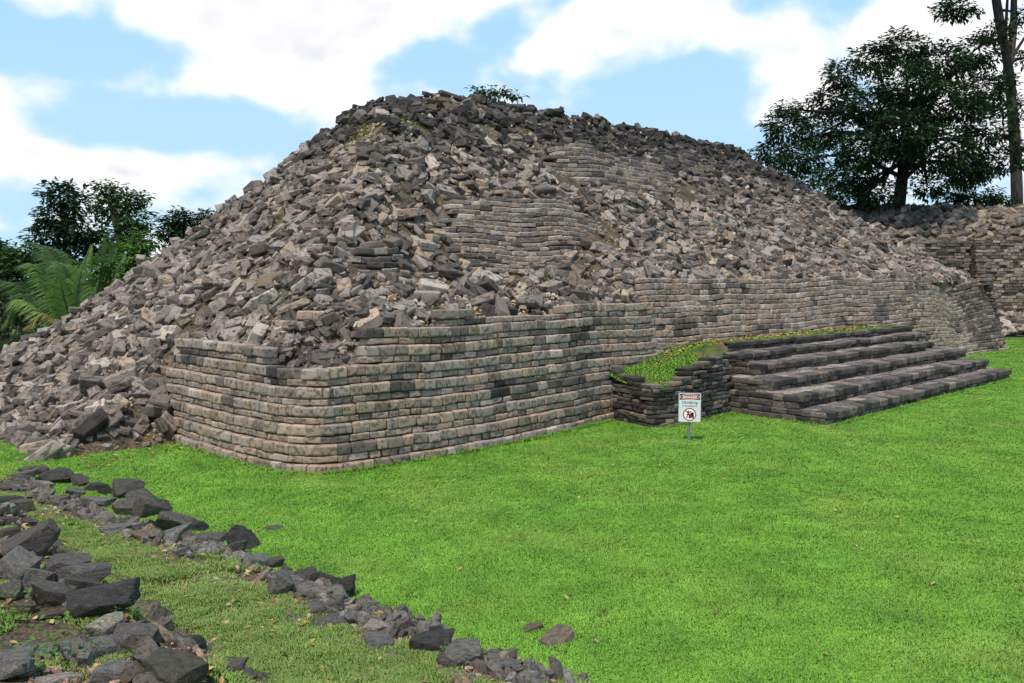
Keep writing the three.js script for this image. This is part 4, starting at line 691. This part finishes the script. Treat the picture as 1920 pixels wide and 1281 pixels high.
{ // cohune palm: arching feathered fronds from a short trunk
  const rng = rngOf(101), D = 31, b = place3(138, 640, D); b[1] = 0;
  const g = thing('palm', b, 'large palm with arching feathered fronds at the foot of the left slope', 'palm'), c0 = new THREE.Vector3(0, place3(138, 632, D)[1], 0);
  part('trunk', limb([new THREE.Vector3(0, -.1, 0), new THREE.Vector3(.03, c0.y * .5, 0), c0.clone().add(new THREE.Vector3(0, .15, 0))], .32, .26, 10), barkMat(.09, .055, .035), g);
  const fm = new THREE.MeshPhysicalMaterial({ vertexColors: true, roughness: .7, specularIntensity: .3, transmission: .3, thickness: 0, side: THREE.DoubleSide });
  const tips = [[100, 490, 122, 505, .5, 'mid'], [25, 500, 75, 500, .6, 'mid'], [5, 610, 45, 565, -.3, 'light'], [45, 615, 85, 590, -.6, 'yellow'], [170, 460, 150, 520, .3, 'mid'], [205, 450, 190, 530, -.2, 'dark'], [232, 480, 200, 540, .4, 'mid'], [-40, 560, 30, 530, .8, 'dark'], [-20, 655, 50, 625, .3, 'dark'], [112, 520, 120, 560, -1.2, 'light'], [215, 560, 185, 575, 1, 'mid'], [90, 470, 118, 530, 1.4, 'dark'], [-10, 690, 40, 650, -.5, 'brown'], [70, 690, 95, 640, .6, 'brown'], [60, 455, 105, 480, 1.6, 'dark']];
  const tone = { mid: [.1, .19, .04], light: [.2, .31, .07], dark: [.055, .12, .03], yellow: [.24, .22, .05], brown: [.16, .1, .05] };
  tips.forEach(([tx, ty, mx, my, dz, tn]) => {
    const rel = (px, py, dd) => { const p = place3(px, py, dd); return new THREE.Vector3(p[0] - b[0], p[1], p[2] - b[2]); };
    const cv = new THREE.CatmullRomCurve3([c0.clone(), c0.clone().lerp(rel(mx, my, D + dz * .6), .5).add(new THREE.Vector3(0, .12, 0)), rel(mx, my, D + dz * .6), rel(tx, ty, D + dz * 1.2)]);
    const gs = [], len = cv.getLength(), pos = [], col = [], n = Math.round(len / .032), ct = tone[tn];
    const rach = limb(cv.getPoints(6), .035, .008, 5);
    for (let i = 4; i < n; i++) {
      const u = i / n, p = cv.getPointAt(u), t = cv.getTangentAt(u), side = new THREE.Vector3().crossVectors(t, new THREE.Vector3(0, 1, 0)); if (side.length() < .2) side.set(1, 0, 0); side.normalize();
      const ll = (.95 * Math.sin(Math.PI * clamp(u * .82 + .14, 0, 1)) + .12) * Math.min(1, len / 3.2);
      for (const sg of [-1, 1]) {
        const dir = side.clone().multiplyScalar(sg).addScaledVector(t, .55 + u * .4).add(new THREE.Vector3(0, -.1 + (rng() - .5) * .3, 0)).normalize(), mid = p.clone().addScaledVector(dir, ll * .5), end = p.clone().addScaledVector(dir, ll * (.85 + rng() * .2)); end.y -= ll * (.3 + rng() * .2);
        const wv = new THREE.Vector3().crossVectors(dir, side.clone().cross(t)).normalize().multiplyScalar(.022), m = .75 + rng() * .5;
        pos.push(p.x, p.y, p.z, mid.x + wv.x, mid.y + wv.y, mid.z + wv.z, mid.x - wv.x, mid.y - wv.y, mid.z - wv.z, mid.x + wv.x, mid.y + wv.y, mid.z + wv.z, end.x, end.y, end.z, mid.x - wv.x, mid.y - wv.y, mid.z - wv.z);
        for (let k = 0; k < 6; k++) col.push(ct[0] * m, ct[1] * m, ct[2] * m);
      }
    }
    const lf = new THREE.BufferGeometry(); lf.setAttribute('position', new THREE.Float32BufferAttribute(pos, 3)); lf.setAttribute('color', new THREE.Float32BufferAttribute(col, 3)); lf.computeVertexNormals();
    const fr = part('frond', rach, barkMat(.12, .13, .05), g); part('leaflets', lf, fm, fr);
  });
}
console.log('plants done');

// ------------------------------------------------------------------ grass, weeds and fallen leaves
function tuftGeo(rng, blades, h, spread, wide) {
  const pos = [], col = [];
  for (let i = 0; i < blades; i++) {
    const a = rng() * 6.283, r = spread * Math.sqrt(rng()), x = Math.cos(a) * r, z = Math.sin(a) * r, la = rng() * 6.283, lean = (.3 + rng() * .9) * h, hh = h * (.55 + rng() * .6), w = wide * (.7 + rng() * .6), wx = -Math.sin(la + (rng() - .5)) * w, wz = Math.cos(la) * w;
    const mx = x + Math.cos(la) * lean * .35, mz = z + Math.sin(la) * lean * .35, tx = x + Math.cos(la) * lean, tz = z + Math.sin(la) * lean, my = hh * .65;
    pos.push(x - wx, 0, z - wz, x + wx, 0, z + wz, mx + wx * .8, my, mz + wz * .8, x - wx, 0, z - wz, mx + wx * .8, my, mz + wz * .8, mx - wx * .8, my, mz - wz * .8, mx - wx * .8, my, mz - wz * .8, mx + wx * .8, my, mz + wz * .8, tx, hh, tz);
    const m = .7 + rng() * .6, y = rng() * .35; for (let k = 0; k < 9; k++) col.push(m * (1 + y), m, m);
  }
  const g = new THREE.BufferGeometry(); g.setAttribute('position', new THREE.Float32BufferAttribute(pos, 3)); g.setAttribute('color', new THREE.Float32BufferAttribute(col, 3)); g.computeVertexNormals();
  const n = g.attributes.normal; for (let i = 0; i < n.count; i++) { const v = new THREE.Vector3().fromBufferAttribute(n, i); if (v.y < 0) v.negate(); v.y += 1.2; v.normalize(); n.setXYZ(i, v.x, v.y, v.z); } return g;
}
const grassMat = new THREE.MeshPhysicalMaterial({ vertexColors: true, roughness: .85, specularIntensity: .5, side: THREE.DoubleSide });
function inPyramid(x, z) {
  const dx = x - CX, dz = z - CZ, s = dx * UX + dz * UZ, w = dx * VX + dz * VZ;
  if (s > -.5 && s < 37.4 && w > frontLine(s) + .02 && w > (s < .5 ? (.3 - s) * .9 : -9)) return true;
  if (s > 10.75 && s < 24.1 && w > -3.78) return true; if (s > 7.8 && s < 10.95 && w > -1.3) return true;
  return moundH(s, w) > .05;
}
{
  const rng = rngOf(111), R = (k) => [0, 1].map(() => tuftGeo(rng, 11, k, .06, .0045));
  const MAX = 300000, lists = [], c = new THREE.Color();
  const gl = new THREE.InstancedMesh(tuftGeo(rng, 14, .034, .065, .004), grassMat, MAX); let n = 0;
  for (let i = 0; i < 3000000 && n < MAX - 2700; i++) {
    // depth chosen so that the turf is thickest near the viewer
    const d = 4.5 + Math.pow(rng(), 1.75) * 42, x = (rng() * 2 - 1) * (d * .68 + 1.2), z = -d;
    if (off(ROW1, x, z) > -.02 || inPyramid(x, z) || wornAt(x, z) * .75 > rng()) continue; if (x > 20 && z < -48.5) continue;
    const far = 1 + clamp((d - 12) / 22, 0, 1.4), k = far * (.75 + rng() * .55); dummy.position.set(x, groundH(x, z) - .004, z); dummy.rotation.set(0, rng() * 6.28, 0); dummy.scale.set(k, (.7 + rng() * .6) * (.8 + .5 * fbm(x * .8, 3, z * .8, 2)) * lerp(1, 1.1, clamp((d - 12) / 25, 0, 1)), k); dummy.updateMatrix(); gl.setMatrixAt(n, dummy.matrix);
    const p = sstep(-.05, .42, fbm(x * .5, 2, z * .5, 4)), q = fbm(x * 1.7, 6, z * 1.7, 3), b = mixc(mixc([.135, .33, .04], [.165, .375, .045], sstep(-.25, .1, fbm(x * .9 + 5, 8, z * .9, 3))), [.27, .38, .08], p * .4), v = .62 + q * .5 + rng() * .6; gl.setColorAt(n, c.setRGB(b[0] * v, b[1] * v, b[2] * v)); n++;
  }
  // longer uncut tufts against the foot of the walls and steps
  const foot = (s, w) => { const [x, z] = SW(s, w), k = 1.1 + rng() * 1.1; if (n >= MAX) return; dummy.position.set(x, lawnH(x, z) - .005, z); dummy.rotation.set(0, rng() * 6.28, 0); dummy.scale.set(k, k * (.55 + rng() * .6), k); dummy.updateMatrix(); gl.setMatrixAt(n, dummy.matrix); const v = .6 + rng() * .5; gl.setColorAt(n++, c.setRGB(.14 * v, .32 * v, .04 * v)); };
  for (let i = 0; i < 2400; i++) { const t = rng(); if (N3(t * 90, 3, 1) < .0) continue; if (t < .4) { const s = rng() * 7.8; foot(s, frontLine(s) - .03 - rng() * .07); } else if (t < .55) { const w = .6 + rng() * 4; foot(sideLine(w) - .04 - rng() * .07, w); } else if (t < .82) foot(10.8 + rng() * 13, -3.86 - rng() * .08); else if (t < .92) foot(7.9 + rng() * 2.9, -1.38 - rng() * .06); else foot(10.7 - rng() * .05, -3.7 + rng() * 2.3); }
  gl.count = n; add(shadows(gl), 'grass'); tag(gl, 'short bright green grass of the lawn', 'grass', null, 'stuff'); console.log('grass', n);
  const M2 = 60000, g2 = new THREE.InstancedMesh(tuftGeo(rng, 11, .035, .06, .004), grassMat, M2); n = 0;
  for (let i = 0; i < 600000 && n < M2; i++) {
    const a = -14 + rng() * 16, b = .1 + rng() * 4.2, x = ROW1.p[0] + ROW1.d[0] * a + ROW1.n[0] * b, z = ROW1.p[1] + ROW1.d[1] * a + ROW1.n[1] * b; if (z > -3.6) continue;
    const t = fbm(x * 1.6, 4, z * 1.6, 4); if (sstep(-.14, .35, t) * .9 + .08 + (b < .45 ? .45 : 0) + (off(ROW2, x, z) > -.2 ? .3 + .75 * sstep(-.3, .1, fbm(x * 1.9, 12, z * 1.9, 3)) : 0) > rng() * 1.05) continue;
    const k = .7 + rng() * .6; dummy.position.set(x, groundH(x, z) - .003, z); dummy.rotation.set(0, rng() * 6.28, 0); dummy.scale.set(k, .6 + rng() * .7, k); dummy.updateMatrix(); g2.setMatrixAt(n, dummy.matrix); const v = .75 + rng() * .45, y = rng(); g2.setColorAt(n, c.setRGB(lerp(.125, .23, y * y) * v, lerp(.285, .265, y) * v, lerp(.05, .085, y) * v)); n++;
  }
  g2.count = n; add(shadows(g2), 'grass'); tag(g2, 'thin dull green grass between the low stone rows', 'grass', null, 'stuff');
  // turf on the platform and weeds on the mound
  const M3 = 17000, g3 = new THREE.InstancedMesh(tuftGeo(rng, 11, .024, .07, .004), grassMat, M3); n = 0;
  for (let i = 0; i < 120000 && n < M3; i++) {
    let s, w, y; if (rng() < .6) { s = 8.1 + rng() * 15; w = s < 10.9 ? -1 + rng() * 1.6 : rng() * .7; y = platformH(s, w); const l = fbm(s * 1.1, 3, w * 1.1, 3) + (s > 12 ? .12 : -.12); if (sstep(-.1, .4, l) > rng()) continue; }
    else { if (rng() < .5) { s = 2.5 + rng() * 6.5; w = 6 + rng() * 3.5; } else { s = rng() * 30; w = 1 + rng() * 9; } y = moundH(s, w) + .02; const spot = weedy(s, w) + .5 * sstep(.2, .34, fbm(s * .5 + 9, 2, w * .5, 3)); if (spot < rng()) continue; }
    const [x, z] = SW(s, w), k = .8 + rng() * .8; dummy.position.set(x, y, z); dummy.rotation.set(0, rng() * 6.28, 0); dummy.scale.set(k, k, k); dummy.updateMatrix(); g3.setMatrixAt(n, dummy.matrix); const v = .7 + rng() * .5, y2 = rng(); g3.setColorAt(n, c.setRGB(lerp(.12, .22, y2 * y2) * v, (y > 2.5 ? .2 : .31) * v, .045 * v)); n++;
  }
  g3.count = n; add(shadows(g3), 'grass'); tag(g3, 'grass and weeds growing on the platform top and between the mound stones', 'grass', null, 'stuff');
  // fallen leaves
  const lg = new THREE.BufferGeometry(); lg.setAttribute('position', new THREE.Float32BufferAttribute([-.5, 0, 0, -.1, .12, .24, .5, .05, 0, -.5, 0, 0, .5, .05, 0, -.1, .14, -.24], 3)); lg.computeVertexNormals();
  const M4 = 9000, lv = new THREE.InstancedMesh(lg, new THREE.MeshStandardMaterial({ roughness: .85, side: THREE.DoubleSide }), M4); n = 0;
  const putLeaf = (x, y, z, k) => { dummy.position.set(x, y, z); dummy.rotation.set((rng() - .5) * .9, rng() * 6.28, (rng() - .5) * .9); dummy.scale.set(k, k, k * (.7 + rng() * .5)); dummy.updateMatrix(); lv.setMatrixAt(n, dummy.matrix); const b = [[.34, .17, .07], [.42, .28, .12], [.22, .1, .05], [.48, .36, .17], [.38, .3, .06]][Math.floor(rng() * 5)], v = .7 + rng() * .6; lv.setColorAt(n, c.setRGB(b[0] * v, b[1] * v, b[2] * v)); n++; };
  for (let i = 0; i < 5200; i++) { const s = 1 + rng() * 24, w = .8 + rng() * 8; const d = litterShelf(s, w) ? 1 : sstep(.02, .35, fbm(s * .7, 5, w * .7, 4)) * .7; if (rng() > d) continue; const [x, z] = SW(s, w); putLeaf(x, moundH(s, w) + .05, z, .09 + rng() * .1); }
  for (let i = 0; i < 1100; i++) { const s = 9.5 + rng() * 13, w = s < 11 ? rng() * .6 : .1 + rng() * .6, [x, z] = SW(s, w); putLeaf(x, platformH(s, w) + .03, z, .08 + rng() * .08); }
  for (let i = 0; i < 900; i++) { const w = 3 + rng() * 8, s = -2.6 + rng() * 2.4, [x, z] = SW(s, w); putLeaf(x, Math.max(0, moundH(s, w)) + .02, z, .05 + rng() * .05); }
  for (let i = 0; i < 1500; i++) { const a = -12 + rng() * 13, b = rng() * 4.5, x = ROW1.p[0] + ROW1.d[0] * a + ROW1.n[0] * b, z = ROW1.p[1] + ROW1.d[1] * a + ROW1.n[1] * b; putLeaf(x, groundH(x, z) + .02, z, .04 + rng() * .07); }
  for (let i = 0; i < 130; i++) { const d = 6 + rng() * 12, x = (rng() * 2 - 1) * d * .65; if (inPyramid(x, -d) || off(ROW1, x, -d) > 0) continue; putLeaf(x, groundH(x, -d) + .04, -d, .05 + rng() * .05); }
  lv.count = n; add(shadows(lv), 'leaf_litter'); tag(lv, 'fallen brown leaves lying on stones and turf', 'leaf litter', null, 'stuff');
  // small broad-leaved weeds among the nearer row
  const wg = (() => { const q = rngOf(5), sp = []; for (let i = 0; i < 6; i++) { const a = i / 6 * 6.28; sp.push([Math.cos(a) * .1, .12 + q() * .12, Math.sin(a) * .1, Math.cos(a), .5, Math.sin(a), 1]); } const l = leafGeo(q, sp, { size: .055, per: 6, tones: [[.09, .2, .03], [.12, .25, .04]], narrow: .6, droop: .05 }); l.computeVertexNormals(); return l; })();
  for (const [px, py, k, where] of [[90, 1215, .9, 'between the grey stones in the lower left corner'], [75, 1265, 1, 'beside the round grey stone at the bottom left'], [20, 1150, .8, 'at the left edge beside the brown stone'], [145, 1240, .7, 'under the grey block near the bottom'], [235, 1160, .6, 'against the black-stained block'], [845, 1236, .5, 'among the stones at the bottom of the lawn row'], [12, 1185, .9, 'at the left edge below the brown stone'], [262, 1240, .5, 'in front of the mossy dark block']]) {
    let p = at(px, py, .5); for (let q = 0; q < 4; q++) p = at(px, py, groundH(p[0], p[2])); const m = shadows(new THREE.Mesh(wg, leafMat)); m.position.set(p[0], p[1] - .02, p[2]); m.scale.setScalar(k); m.rotation.y = px; add(m, 'weed'); tag(m, `small green broad-leaved weed ${where}`, 'weed', 'weeds among the nearer stones');
  }
}
console.log('grass done');
renderer.render(scene, camera);
